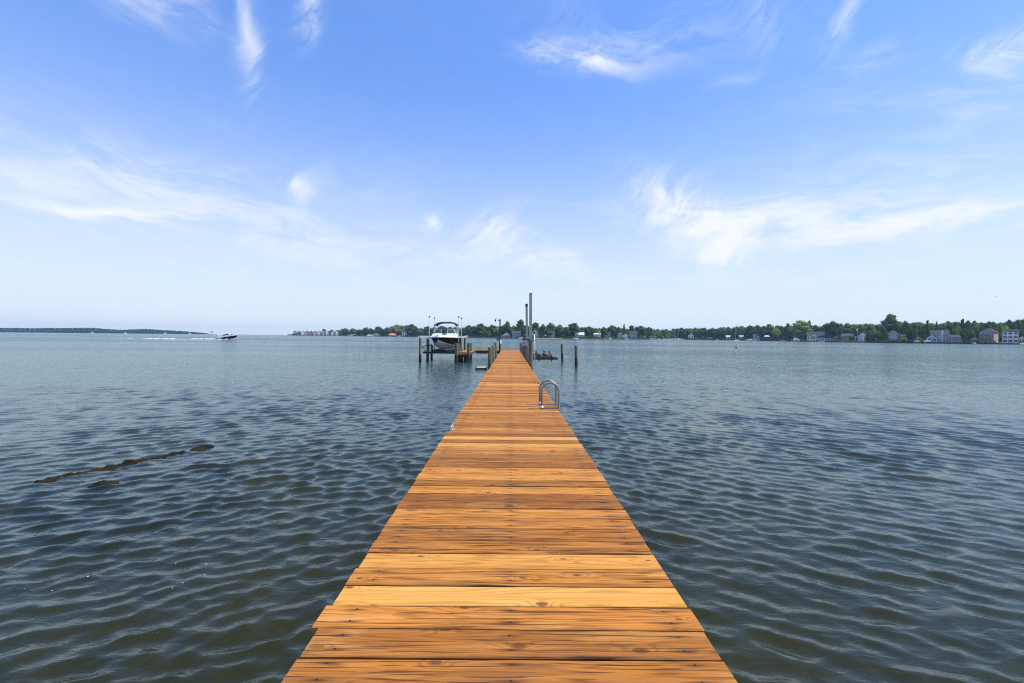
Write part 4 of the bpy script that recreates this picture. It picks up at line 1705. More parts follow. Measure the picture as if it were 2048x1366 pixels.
# the wood behind the houses reads as one mass
wd = MB()
rs = random.Random(77)
SKY_W = [(640, 664), (700, 661), (790, 656), (850, 657), (950, 655), (1060, 652), (1120, 652), (1200, 657), (1290, 656), (1310, 657.5), (1330, 657.8),
         (1345, 659), (1365, 656), (1420, 656), (1470, 654), (1530, 652), (1600, 652), (1640, 650.5), (1700, 648), (1760, 648), (1800, 645),
         (1860, 646), (1900, 645), (1960, 645), (2000, 647), (2050, 640), (2110, 634)]


def interp(tab, x):
    for (a, va), (b, vb) in zip(tab, tab[1:]):
        if a <= x <= b:
            return va + (vb - va) * (x - a) / (b - a)
    return tab[-1][1]


px = 642.0
while px < 2110:
    for row in range(2):
        off = 75 + row * 22 + rs.uniform(-6, 6)
        d = shore(px) + off
        x_ = px + rs.uniform(-3, 3)
        top = interp(SKY_W, min(max(x_, 641), 2109)) + rs.uniform(-1.6, 2.6) + (1.5 if row == 0 else 0)
        zt_ = zat(x_, top, d)
        gz = terr(off) - .5
        w = rs.uniform(3.6, 5.6)
        c = at(x_, d, 0)
        for k in range(4):
            cz = gz + (zt_ - gz) * (.16 + .70 * k / 3)
            ww = w * (1.05 if k < 3 else .92)
            r = (ww, ww, (zt_ - gz) * .17)
            cc = (c.x + rs.uniform(-2.6, 2.6), c.y + rs.uniform(-2, 2), cz + rs.uniform(-1, .3))
            core(wd, cc, r, rs, .9)
            if row == 0 or k > 1:
                leaf_cloud(wd, cc, r, 60, .75, rs)
    px += 9 * 500 / shore(px) * .9
o = wd.build('woodland', M['foliage'])
o.color = (.125, .185, .040, 1)
tag(o, 'continuous dark wood rising behind the houses on the far shore', 'wood', kind='stuff')
# undergrowth along the bank
ug = MB()
px = 690.0
while px < 2060:
    if not (1610 < px < 1735 or 1066 < px < 1128 or 1955 < px < 2042 or 1858 < px < 1926):
        d = shore(px) + rs.uniform(3, 14)
        q = at(px + rs.uniform(-3, 3), d, 0)
        h = rs.uniform(.8, 2.2)
        c = (q.x, q.y, ground_z(px, d) + h * .45)
        r = (h * 1.2, h, h * .6)
        core(ug, c, r, rs, .8)
        leaf_cloud(ug, c, r, 30, .35, rs)
    px += 4.2
o = ug.build('undergrowth', M['foliage'])
o.color = (.055, .085, .022, 1)
tag(o, 'green scrub growing along the top of the far bank', 'undergrowth', kind='stuff')

# ------------------------------------------------------------------ hazy wooded headland on the left
ID = 1900.0
IT = [(-260, 653.5), (-120, 653), (0, 654.6), (60, 655), (130, 655), (180, 654), (200, 655.5), (215, 657.2), (240, 658.6), (270, 657.4), (290, 656.6),
      (320, 658.8), (360, 661), (385, 663), (405, 665.4), (418, 667.0)]
hl = MB()
rings = []
iw = MB()
px = -260
while px <= 418:
    dtop = interp(IT, px)
    zt_ = max(zat(px, dtop, ID + 40), 1.0)
    zg = max(zt_ - 15, .6)
    q0, q1, q2, q3 = at(px, ID - 2, -1), at(px, ID, .5), at(px, ID + 70, zg), at(px, ID + 300, max(zg * .6, .5))
    rings.append([tuple(q0), tuple(q1), tuple(q2), tuple(q3), (q3.x, q3.y, -1)])
    px += 6
hl.loft(rings, cap0=True, cap1=True)
hl.f = [f[::-1] for f in hl.f]
tag(hl.build('headland', M['scrub']), kind='structure')
px = -255.0
while px < 414:
    for row in range(3):
        x_ = px + rs.uniform(-2, 2)
        f = (row + .3) / 2.6
        d = ID + 6 + 50 * f
        dtop = interp(IT, min(max(x_, -259), 417))
        zt_ = zat(x_, dtop + rs.uniform(-.3, .7), ID + 40)
        zz = max(zt_ * (.42 + .58 * f), 2.0)
        hh = min(14, zz - .3)
        c = at(x_, d, zz - hh * .5)
        r = (rs.uniform(4.5, 8), 5, hh * .52)
        core(iw, tuple(c), r, rs, .92)
        leaf_cloud(iw, tuple(c), r, 26, 1.6, rs)
    px += 2.3
o = iw.build('headland_wood', M['foliage'])
o.color = (.036, .058, .022, 1)
tag(o, 'distant blue hazy wood covering the headland on the left horizon', 'wood', kind='stuff')


# ------------------------------------------------------------------ houses
def wallmat(name, c):
    return mat('siding_' + name, c, .75, var=.10, vscale=.8)


WM = {k: wallmat(k, c) for k, c in dict(white=(.72, .72, .70), blue=(.50, .57, .62), greyblue=(.34, .40, .48), tan=(.50, .42, .33), pink=(.60, .43, .36),
      brick=(.30, .115, .08), grey=(.42, .42, .42), cream=(.66, .60, .46), brown=(.20, .13, .09), terracotta=(.46, .24, .15), taupe=(.33, .30, .28)).items()}
RM = {k: mat('roof_' + k, c, .9, spec=.08, var=.15, vscale=1.0) for k, c in dict(grey=(.085, .085, .092), dark=(.045, .045, .055), brown=(.095, .068, .055),
      orange=(.62, .24, .08), red=(.30, .10, .07), pale=(.62, .62, .60), navy=(.03, .04, .09)).items()}


def house(name, label, px0, px1, yb, ye, yr, off, wm, rm, roof='gx', depth=9.0, grid=(3, 1), yaw=0.0, chimney=None,
          porch=False, gable=None, door=True, group='houses on the far shore', cat='house', wsize=(.36, .5), rows_=None, balcony=False, stairs=False):
    """the front faces the water; sizes come from the photo at the house's distance"""
    pm = (px0 + px1) / 2
    d = shore(pm) + off
    s = d / F
    W = (px1 - px0) * s * math.cos(math.atan((pm - 1021) / F))
    he = (yb - ye) * s
    hr = (yb - yr) * s
    gz = ground_z(pm, d)
    z0 = zat(pm, yb, d)
    base = min(z0, gz)
    q = at(pm, d, base)
    az = math.atan2(q.x - CAM.x, q.y)
    h = thing(name, label, cat, q, 0, group)
    up = z0 - base                               # plinth below the sill line of the photo
    he += up
    hr += up
    w2 = W / 2
    m2 = MB()
    b_ = -.6
    if roof == 'gx':
        vs = [(-w2, 0, b_), (w2, 0, b_), (w2, depth, b_), (-w2, depth, b_), (-w2, 0, he), (w2, 0, he), (w2, depth, he), (-w2, depth, he),
              (-w2, depth / 2, hr), (w2, depth / 2, hr)]
        fs = [(0, 1, 5, 4), (1, 2, 6, 9, 5), (2, 3, 7, 6), (3, 0, 4, 8, 7)]
    elif roof == 'gy':
        vs = [(-w2, 0, b_), (w2, 0, b_), (w2, depth, b_), (-w2, depth, b_), (-w2, 0, he), (w2, 0, he), (w2, depth, he), (-w2, depth, he),
              (0, 0, hr), (0, depth, hr)]
        fs = [(0, 1, 5, 8, 4), (1, 2, 6, 5), (2, 3, 7, 9, 6), (3, 0, 4, 7)]
    else:
        vs = [(-w2, 0, b_), (w2, 0, b_), (w2, depth, b_), (-w2, depth, b_), (-w2, 0, he), (w2, 0, he), (w2, depth, he), (-w2, depth, he)]
        fs = [(0, 1, 5, 4), (1, 2, 6, 5), (2, 3, 7, 6), (3, 0, 4, 7), (4, 5, 6, 7)]
    m2.add(vs, fs)
    m2.build('wall', wm, h, origin=(0, 0, 0))
    m2 = MB()
    o_ = .45
    th = .16

    def slab(a, b, c, dd):
        a, b, c, dd = map(Vector, (a, b, c, dd))
        n = (b - a).cross(dd - a).normalized()
        if n.z < 0:
            n = -n
        n = n * th
        lift = n.normalized() * .01
        A = [a + lift, b + lift, c + lift, dd + lift]
        m2.add(A + [p_ + n for p_ in A], [(0, 1, 2, 3), (7, 6, 5, 4), (0, 4, 5, 1), (1, 5, 6, 2), (2, 6, 7, 3), (3, 7, 4, 0)])
    if roof == 'gx':
        k = (hr - he) / (depth / 2)
        slab((-w2 - o_, -o_, he - o_ * k), (w2 + o_, -o_, he - o_ * k), (w2 + o_, depth / 2, hr), (-w2 - o_, depth / 2, hr))
        slab((-w2 - o_, depth + o_, he - o_ * k), (-w2 - o_, depth / 2, hr), (w2 + o_, depth / 2, hr), (w2 + o_, depth + o_, he - o_ * k))
    elif roof == 'gy':
        k = (hr - he) / w2
        slab((-w2 - o_, -o_, he - o_ * k), (0, -o_, hr), (0, depth + o_, hr), (-w2 - o_, depth + o_, he - o_ * k))
        slab((w2 + o_, -o_, he - o_ * k), (w2 + o_, depth + o_, he - o_ * k), (0, depth + o_, hr), (0, -o_, hr))
    elif roof == 'hip':
        rx = max(w2 - depth / 2, .5)
        e = [(-w2 - o_, -o_, he), (w2 + o_, -o_, he), (w2 + o_, depth + o_, he), (-w2 - o_, depth + o_, he), (-rx, depth / 2, hr), (rx, depth / 2, hr)]
        e = [(a, b, c + .02) for a, b, c in e]
        m2.add(e, [(0, 1, 5, 4), (1, 2, 5), (2, 3, 4, 5), (3, 0, 4), (3, 2, 1, 0)])
    else:
        m2.box((-w2 - .2, -.2, he + .01), (w2 + .2, depth + .2, max(hr, he + .3)))
    rf_ = m2.build('roof', rm, h, origin=(0, 0, 0))
    if chimney:
        cx, cw, ch, cm_ = chimney
        c2 = MB()
        c2.box((cx * w2 - cw / 2, depth * .25 if roof != 'gx' else -.42, b_ if roof == 'gx' else he), (cx * w2 + cw / 2, depth * .25 + cw if roof != 'gx' else -.02, hr + ch))
        c2.build('chimney', cm_, rf_, origin=(0, 0, 0))
    # windows
    nx, ny = grid
    sh = he / max(ny, 1)
    for j in range(ny):
        for i in range(nx):
            cx = -w2 + W * (i + .5) / nx
            ww, wh = W / nx * wsize[0], sh * wsize[1]
            cz = sh * (j + .52)
            is_door = door and j == 0 and i == nx // 2
            if is_door:
                cz, wh = sh * .45, sh * .8
            w_ = MB()
            w_.box((cx - ww / 2, -.05, cz - wh / 2), (cx + ww / 2, .03, cz + wh / 2))
            wo = w_.build('door' if is_door else 'window', M['pane'], h, origin=(0, 0, 0))
            f_ = MB()
            t2 = max(.10, ww * .09)
            f_.box((cx - ww / 2 - t2, -.09, cz + wh / 2), (cx + ww / 2 + t2, .02, cz + wh / 2 + t2))
            f_.box((cx - ww / 2 - t2, -.09, cz - wh / 2 - t2), (cx + ww / 2 + t2, .02, cz - wh / 2))
            for sx in (-1, 1):
                xa = cx + sx * (ww / 2 + t2 / 2)
                f_.box((xa - t2 / 2, -.088, cz - wh / 2), (xa + t2 / 2, .02, cz + wh / 2))
            f_.build('frame', M['frame_white'], wo, origin=(0, 0, 0))
    if porch:
        p_ = MB()
        p_.box((-w2 * .9, -2.2, sh * .92), (w2 * .9, -.1, sh * .92 + .2))
        for i in range(4):
            xa = -w2 * .85 + i * w2 * 1.7 / 3
            p_.box((xa - .09, -2.1, -.5), (xa + .09, -1.92, sh * .92 - .002))
        p_.build('porch', M['frame_white'], h, origin=(0, 0, 0))
    if gable:
        gx, gw, gm, grm, gh0, gh1, gd = gable     # a lower front wing with its own gable
        g_ = MB()
        x0, x1 = gx - gw / 2, gx + gw / 2
        g_.add([(x0, -gd, b_), (x1, -gd, b_), (x1, -.02, b_), (x0, -.02, b_), (x0, -gd, gh0), (x1, -gd, gh0), (x1, -.02, gh0), (x0, -.02, gh0), (gx, -gd, gh1), (gx, -.02, gh1)],
               [(0, 1, 5, 8, 4), (1, 2, 6, 5), (2, 3, 7, 9, 6), (3, 0, 4, 7)])
        g_.build('front_wing', gm, h, origin=(0, 0, 0))
        m2 = MB()
        k = (gh1 - gh0) / (gw / 2)
        slab((x0 - .35, -gd - .35, gh0 - .35 * k), (gx, -gd - .35, gh1), (gx, -.03, gh1), (x0 - .35, -.03, gh0 - .35 * k))
        slab((x1 + .35, -gd - .35, gh0 - .35 * k), (x1 + .35, -.03, gh0 - .35 * k), (gx, -.03, gh1), (gx, -gd - .35, gh1))
        m2.build('front_wing_roof', grm, h, origin=(0, 0, 0))
        for sx in (-.22, .22):
            w_ = MB()
            w_.box((gx + sx * gw - gw * .14, -gd - .05, gh0 * .28), (gx + sx * gw + gw * .14, -gd + .02, gh0 * .82))
            w_.build('window', M['pane'], h, origin=(0, 0, 0))
    if balcony:
        for j in range(1, ny):
            bz = sh * j
            b2 = MB()
            b2.box((-w2 + .02, -1.6, bz - .12), (w2 - .02, -.06, bz + .06))
            b2.box((-w2 + .02, -1.6, bz + .95), (w2 - .02, -1.52, bz + 1.03))
            k = 0
            while k <= 26:
                xa = -w2 + .1 + (W - .2) * k / 26
                b2.box((xa - .025, -1.58, bz + .06), (xa + .025, -1.54, bz + .95))
                k += 1
            b2.build('balcony', balcony, h, origin=(0, 0, 0))
    if stairs:
        s2 = MB()
        for k in range(9):
            s2.box((w2 * .15 + k * .38, -1.5, sh * (1 - k / 9) - .2), (w2 * .15 + k * .38 + .36, -.4, sh * (1 - k / 9) - .1))
        s2.bar((w2 * .15, -1.55, sh + .5), (w2 * .15 + 9 * .38, -1.55, .5), .10)
        s2.build('stairs', stairs, h, origin=(0, 0, 0))
    h.rotation_euler = (0, 0, -az + yaw)
    return h


# town houses on the left point
TH = [(586, 593.5, 'taupe', 'grey', 'taupe gabled town house at the far left end of the row'),
      (593.7, 602, 'tan', 'brown', 'tan gabled town house, second in the row from the sand spit'),
      (602.2, 610, 'white', 'dark', 'white gabled town house with dark roof, between tan and terracotta ones'),
      (610.2, 618, 'terracotta', 'red', 'terracotta town house beside the white dark-roofed one'),
      (618.2, 626, 'brick', 'red', 'brick-red town house in the middle of the row'),
      (626.2, 635, 'grey', 'dark', 'pale grey town house right of the brick-red one'),
      (635.2, 643, 'cream', 'brown', 'cream town house left of the open white building with the tree'),
      (644, 651.5, 'taupe', 'grey', 'tall taupe house partly behind an airy tree near the row end'),
      (652, 659.5, 'white', 'grey', 'white town house with grey roof, among the trees'),
      (662, 668.5, 'cream', 'grey', 'small cream house half hidden by trees past the town houses'),
      (671, 677, 'white', 'pale', 'white end house with pale roof before the big dark tree')]
for i, (a, b, w, r, lb) in enumerate(TH):
    house('town_house', lb, a, b, 669.4, 664.2 if i != 7 else 662.4, 661.2 if i != 7 else 659.6, 13, WM[w], RM[r], 'gy', 11, (2, 2),
          door=False, group='town houses on the left point', wsize=(.34, .5))

house('boathouse', 'open boathouse with a bright orange roof at the water edge', 777, 793.5, 673.4, 670.2, 666.6, 3, WM['brown'], RM['orange'], 'hip', 10, (4, 1),
      door=False, cat='boathouse', wsize=(.8, .7))
house('house', 'white house over a red lower floor, right of the orange-roofed boathouse', 804, 813.5, 672.6, 665.4, 662.6, 12, WM['white'], RM['grey'], 'gy', 10, (2, 2))
house('house', 'small white house between dark trees left of the orange-roofed boathouse', 747, 757, 672.4, 668, 665.5, 8, WM['white'], RM['grey'], 'gy', 9, (2, 1))
house('waterside_shed', 'low white-roofed shed at the left shore, right of the town houses', 733, 748, 672.6, 671, 669.4, 2, WM['grey'], RM['pale'], 'hip', 8, (3, 1), cat='shed')
house('waterside_shed', 'low pink shed with flat roof near the left shore', 700, 712, 671.6, 669.6, 668.8, 2, WM['pink'], RM['pale'], 'flat', 7, (3, 1), cat='shed')
house('house', 'blue-grey gabled house with white trim left of the lift tracks', 1024, 1041, 674.5, 666.5, 661.8, 16, WM['greyblue'], RM['grey'], 'gx', 10, (4, 2),
      gable=(-2.2, 4.5, WM['greyblue'], RM['grey'], 4.3, 6.6, 1.5), door=False)
house('house', 'white cottage seen through trees between the lamp post and blue-grey house', 1007, 1019, 673.6, 668.5, 664.8, 18, WM['white'], RM['grey'], 'gy', 9, (2, 1))
house('waterside_shed', 'low boathouse with a flat white roof behind the lamp post', 1000, 1009, 674.6, 672.4, 671.4, 2, WM['brown'], RM['pale'], 'flat', 6, (3, 1), cat='shed')
house('waterside_shed', 'long low brick-red shed left of the blue-grey house', 1014, 1024.5, 675, 672.6, 672, 3, WM['brick'], RM['red'], 'flat', 6, (3, 1), cat='shed')
house('house', 'white house high among the trees just right of the lift tracks', 1065, 1075, 672.5, 663, 659.6, 24, WM['white'], RM['grey'], 'gy', 9, (2, 2))
house('house', 'pale pink house glimpsed through the tall trees right of the guide pole', 1101, 1109, 672.5, 664.8, 662.2, 16, WM['pink'], RM['grey'], 'gx', 8, (2, 2))
house('house', 'pink brick house with white dormers under a grey roof', 1150, 1168, 675.5, 669.2, 664.8, 16, WM['pink'], RM['pale'], 'gx', 10, (4, 1),
      gable=(-3.2, 2.6, WM['white'], RM['grey'], 5.6, 7.0, 1.2), door=False)
house('house', 'pink bungalow with a tall cream chimney', 1187, 1201, 674.2, 668.6, 666.4, 18, WM['pink'], RM['pale'], 'gx', 9, (3, 1), chimney=(.75, 1.6, 2.4, WM['cream']))
house('house', 'grey-blue house in shade under the tall trees right of the pink bungalow', 1208, 1219, 671.5, 664.8, 661.4, 22, WM['greyblue'], RM['grey'], 'gy', 9, (2, 2))
house('house', 'narrow grey house in deep shade left of the white cottage', 1235, 1245, 674.5, 666.8, 664, 16, WM['grey'], RM['grey'], 'gy', 9, (2, 2))
house('house', 'white waterside cottage over a yellow terrace', 1246, 1256, 677.2, 670.4, 667.6, 8, WM['white'], RM['grey'], 'gy', 8, (2, 2))
house('house', 'grey house with a wide brown roof behind the white cottage', 1258, 1274, 675, 667, 662.6, 20, WM['greyblue'], RM['brown'], 'gx', 9, (3, 2))
house('house', 'white gabled cottage half buried in trees right of the marina masts', 1376, 1388, 677, 671, 667, 14, WM['white'], RM['grey'], 'gy', 9, (2, 1))
house('house', 'small cream house under trees left of the moored sailboat', 1452, 1460, 678, 673.4, 671, 18, WM['cream'], RM['pale'], 'gx', 8, (2, 1))
house('waterside_shed', 'small brown shed with pale roof right of the moored sailboat', 1478.5, 1486.5, 678.6, 672.8, 671.2, 20, WM['tan'], RM['pale'], 'gx', 6, (2, 1), cat='shed')
house('house', 'low grey house in shade behind the moored white boats', 1506, 1519, 678.4, 671.2, 668.8, 26, WM['greyblue'], RM['grey'], 'gx', 9, (3, 1))
house('house', 'long white house with grey roof and dormers right of the bright green tree', 1614, 1648, 679, 670.2, 663.2, 34, WM['white'], RM['grey'], 'gx', 10, (6, 1),
      gable=(-1.5, 4, WM['white'], RM['grey'], 5.4, 7.6, 1.4), door=False, wsize=(.4, .5))
house('house', 'low white wing with a sloping grey roof in front of the long house', 1633, 1665, 679.6, 675.2, 671.2, 16, WM['grey'], RM['grey'], 'gx', 9, (6, 1), door=False)
house('house', 'small red brick house with white gable on the lawn', 1666.5, 1678, 679.4, 674.6, 671.4, 12, WM['brick'], RM['pale'], 'gy', 8, (2, 1))
house('house', 'brown bungalow with a wide grey roof behind round bushes', 1683, 1706, 679, 672.6, 667.4, 26, WM['brown'], RM['grey'], 'gx', 11, (5, 1))
house('house', 'white house with steep white gable beside a red-leaved shrub', 1717, 1734, 679.6, 670.2, 664.4, 26, WM['white'], RM['grey'], 'gy', 10, (2, 2))
house('house', 'pale blue two-storey house with a brown hipped roof', 1776, 1795, 680, 667.0, 660.4, 26, WM['blue'], RM['brown'], 'hip', 11, (4, 2), wsize=(.4, .42))
house('house', 'low red-brick house with grey-brown roof right of the pale blue house', 1797, 1813.5, 680, 673.4, 669.0, 26, WM['brick'], RM['brown'], 'gx', 9, (3, 1),
      chimney=(-.7, 1.2, 1.5, WM['brick']))
house('house', 'pale blue house with navy front gable, long grey roof and white chimney', 1861, 1897, 681, 669.6, 660.6, 20, WM['blue'], RM['grey'], 'gx', 11, (6, 2),
      chimney=(.30, 1.1, .2, WM['white']), gable=(-4.6, 6.6, WM['blue'], RM['navy'], 3.3, 6.2, 3.0), door=False, wsize=(.4, .42))
house('house', 'low grey house with long flat roof right of the blue-gabled house', 1898, 1924, 682.4, 674.0, 669.6, 14, WM['greyblue'], RM['grey'], 'gx', 10, (5, 1), wsize=(.6, .5))
house('house', 'small tan cottage with brown roof left of the pink-sided house', 1943, 1956, 682.6, 677.0, 673.0, 14, WM['tan'], RM['brown'], 'gy', 8, (2, 1))
H = house('house', 'grey three-storey house with red balcony rails and sunlit pink side', 1957, 1988, 685, 664.0, 657.2, 10, WM['taupe'], RM['brown'], 'gy', 10, (5, 3), yaw=-.24,
          balcony=WM['brick'], stairs=WM['terracotta'], wsize=(.42, .42))
for ch in H.children:
    if ch.name.startswith('wall'):
        ch.data.materials.append(WM['pink'])
        ch.data.polygons[1].material_index = 1  # right wall in lighter pink, sunlight on it put into the colour
house('house', 'white three-storey waterside house with balconies and wide windows, far right', 2004.5, 2036.5, 686, 663.5, 658.2, 3, WM['white'], RM['dark'], 'gx', 11, (3, 3),
      balcony=M['frame_white'], door=False, wsize=(.72, .55))
house('house', 'narrow white house cut by the right picture edge', 2038, 2050, 685, 676, 672, 14, WM['cream'], RM['grey'], 'gy', 8, (2, 1))


# canopies and pergola on the shore
def pavilion(label, px0, px1, yt, off, name='pavilion', flat=False, rm=None):
    pm = (px0 + px1) / 2
    d = shore(pm) + off
    s = d / F
    W = (px1 - px0) * s
    gz = ground_z(pm, d) if off > 0 else .3
    q = at(pm, d, gz)
    zt_ = zat(pm, yt, d) - gz
    t_ = thing(name, label, 'pavilion', q, -math.atan2(q.x, q.y))
    m2 = MB()
    h0 = zt_ * (.70 if not flat else .92)
    if flat:
        m2.box((-W / 2, -2, h0), (W / 2, 2, zt_))
    else:
        m2.add([(-W / 2, -2.5, h0), (W / 2, -2.5, h0), (W / 2, 2.5, h0), (-W / 2, 2.5, h0), (-W * .2, 0, zt_), (W * .2, 0, zt_)],
               [(0, 1, 5, 4), (1, 2, 5), (2, 3, 4, 5), (3, 0, 4), (3, 2, 1, 0)])
    m2.build('roof', rm or RM['pale'], t_, origin=(0, 0, 0))
    for sx in (-.85, -.28, .28, .85):
        for sy in (-1.8, 1.8):
            m2 = MB()
            m2.box((sx * W / 2 - .09, sy - .09, -.6), (sx * W / 2 + .09, sy + .09, h0 - .01))
            m2.build('post', M['frame_white'], t_, origin=(0, 0, 0))
    return t_


pavilion('white peaked canopy on posts behind the boats, left of the motor yacht', 1528, 1539.5, 670.4, 5, 'canopy')
pavilion('white flat pergola on the lawn in front of the white gabled house', 1711.5, 1730.5, 673.2, 5, 'pergola', True)
pavilion('small pale-roofed dock shelter at the lawn edge left of the brick house', 1632, 1648, 675.9, -1.5, 'dock_shelter', True)
pavilion('low dark boathouse with a flat roof behind the guide pole base', 1152 - 1.5, 1152 + 18, 674.6, 1.2, 'canopy', True) if False else None


# ------------------------------------------------------------------ boats of the far shore
def hull(mbx, L, B, h, draft=.3, z0=0.0, sheer=.25):
    rings = []
    n = 11
    for i in range(n):
        t = i / (n - 1)
        x = -L / 2 + L * t
        b = B / 2 * (1 - max(0, (t - .45) / .55) ** 2.2) * (.88 + .12 * min(1, t * 4))
        b = max(b, .02)
        zs = z0 + h + sheer * max(0, t - .3) ** 2 * h * 2
        xs = x + .10 * L * max(0, t - .8) * 1.2
        rings.append([(xs, -b, zs), (x, -b * .86, z0 + .15), (x, 0, z0 - draft * (1 - max(0, (t - .7) / .3) ** 2)), (x, b * .86, z0 + .15), (xs, b, zs)])
    mbx.loft(rings, cap0=True)
    return rings


def deck_of(mbx, rings):
    mbx.loft([[r[0], (r[0][0], 0, r[0][2] + .12), r[4]] for r in rings])


def motor_boat(name, label, px, off, L, rz, hm, d=None, cabin=True, z=0.0, pitch=0.0, top='cabin', cat='motorboat', group=None):
    d = d or shore(px) + off
    q = at(px, d, z)
    b = thing(name, label, cat, q, rz, group)
    B = L * .32
    h = L * .11
    m2 = MB()
    rg = hull(m2, L, B, h)
    m2.build('hull', hm, b, origin=(0, 0, 0))
    m2 = MB()
    deck_of(m2, rg)
    m2.build('deck', M['gel_white'], b, origin=(0, 0, 0))
    if hm is M['hull_dark']:
        m2 = MB()
        for sg in (0, 4):
            rr_ = []
            for r_ in rg:
                tp, lw = Vector(r_[sg]), Vector(r_[1 if sg == 0 else 3])
                o_ = Vector((0, -.03 if sg == 0 else .03, 0))
                rr_.append([tp + o_ + Vector((0, 0, .05)), tp.lerp(lw, .42) + o_])
            m2.loft(rr_)
        m2.build('sheer_band', M['gel_white'], b, origin=(0, 0, 0))
    m2 = MB()
    c0, c1 = -L * .12, L * .20
    zc = h + .1
    m2.add([(c0, -B * .34, zc), (c1 + L * .10, -B * .26, zc), (c1 + L * .10, B * .26, zc), (c0, B * .34, zc),
            (c0, -B * .30, zc + L * .10), (c1, -B * .24, zc + L * .10), (c1, B * .24, zc + L * .10), (c0, B * .30, zc + L * .10)],
           [(4, 5, 6, 7), (0, 1, 5, 4), (1, 2, 6, 5), (2, 3, 7, 6), (3, 0, 4, 7)])
    m2.build('cabin', M['gel_white'], b, origin=(0, 0, 0))
    m2 = MB()
    m2.add([(c1 + L * .085, -B * .25, zc + L * .03), (c1 + L * .085, B * .25, zc + L * .03), (c1 + .04, B * .22, zc + L * .09), (c1 + .04, -B * .22, zc + L * .09)], [(0, 1, 2, 3)])
    for s in (-1, 1):
        m2.add([(c0 + L * .04, s * (B * .34 + .03), zc + L * .03), (c1, s * (B * .30 + .03), zc + L * .03), (c1 - L * .02, s * (B * .27 + .03), zc + L * .08), (c0 + L * .04, s * (B * .31 + .03), zc + L * .08)],
               [(0, 1, 2, 3) if s < 0 else (3, 2, 1, 0)])
    m2.build('windows', M['pane'], b, origin=(0, 0, 0))
    if top == 'bridge':
        m2 = MB()
        m2.box((c0 + L * .02, -B * .24, zc + L * .105), (c1 - L * .06, B * .24, zc + L * .16))
        m2.box((c0 - L * .04, -B * .27, zc + L * .23), (c1 - L * .08, B * .27, zc + L * .245))
        for s in (-1, 1):
            m2.bar((c0, s * B * .22, zc + L * .16), (c0, s * B * .24, zc + L * .23), .07)
            m2.bar((c1 - L * .10, s * B * .22, zc + L * .16), (c1 - L * .12, s * B * .24, zc + L * .23), .07)
        m2.build('flying_bridge', M['gel_white'], b, origin=(0, 0, 0))
    m2 = MB()
    for s in (-1, 1):
        pts = [(L * (.18 + .08 * k), s * B * (.44 - .03 * k * k * .6), h + .55 + .05 * k) for k in range(4)]
        m2.tube(pts, .035, 5)
    m2.build('rail', M['alu'], b, origin=(0, 0, 0))
    if pitch:
        b.rotation_euler = (0, -pitch, rz)
    return b


def sail_boat(label, px, d, L, rz, ytop, sails=False, group='sailboats', hm=None, z=0.0):
    q = at(px, d, z)
    b = thing('sailboat', label, 'sailboat', q, rz, group)
    B = L * .30
    h = L * .10
    m2 = MB()
    rg = hull(m2, L, B, h, draft=.4)
    m2.build('hull', hm or M['gel_white'], b, origin=(0, 0, 0))
    m2 = MB()
    deck_of(m2, rg)
    m2.box((-L * .18, -B * .25, h + .1), (L * .18, B * .25, h + L * .06))
    m2.build('deck', M['gel_white'], b, origin=(0, 0, 0))
    H = zat(px, ytop, d) - z
    m2 = MB()
    m2.tube([(L * .08, 0, h), (L * .08, 0, H)], [.11, .08], 8)
    ms = m2.build('mast', M['alu'], b, origin=(0, 0, 0))
    m2 = MB()
    m2.tube([(L * .08, 0, h + L * .14), (-L * .36, 0, h + L * .13)], .09, 8)
    m2.build('boom', M['alu'], b, origin=(0, 0, 0))
    m2 = MB()
    m2.tube([(L * .52, 0, h + .2), (L * .08, 0, H * .96)], .03, 5)
    m2.tube([(-L * .48, 0, h + .2), (L * .08, 0, H * .99)], .03, 5)
    m2.build('rigging', M['alu'], b, origin=(0, 0, 0))
    if sails:
        for nm, tri in (('mainsail', ((L * .06, h + L * .16), (-L * .34, h + L * .15), (L * .07, H * .96))), ('jib', ((L * .50, h + .4), (L * .14, h + L * .12), (L * .10, H * .86)))):
            m2 = MB()
            N_ = 6
            vs, fs = [], []
            for i in range(N_ + 1):
                for j in range(N_ + 1 - i):
                    u, w = i / N_, j / N_
                    k = 1 - u - w
                    x = tri[0][0] * k + tri[1][0] * u + tri[2][0] * w
                    zz = tri[0][1] * k + tri[1][1] * u + tri[2][1] * w
                    vs.append((x, .25 * L * .3 * 4 * u * (1 - u) * (1 - w), zz))
            idx = {}
            c_ = 0
            for i in range(N_ + 1):
                for j in range(N_ + 1 - i):
                    idx[i, j] = c_
                    c_ += 1
            for i in range(N_):
                for j in range(N_ - i):
                    fs.append((idx[i, j], idx[i + 1, j], idx[i, j + 1]))
                    if i + j < N_ - 1:
                        fs.append((idx[i + 1, j], idx[i + 1, j + 1], idx[i, j + 1]))
            m2.add(vs, fs)
            o = m2.build(nm, M['white_plastic'], b, origin=(0, 0, 0))
            md = o.modifiers.new('thickness', 'SOLIDIFY')
            md.thickness = .03
    return b


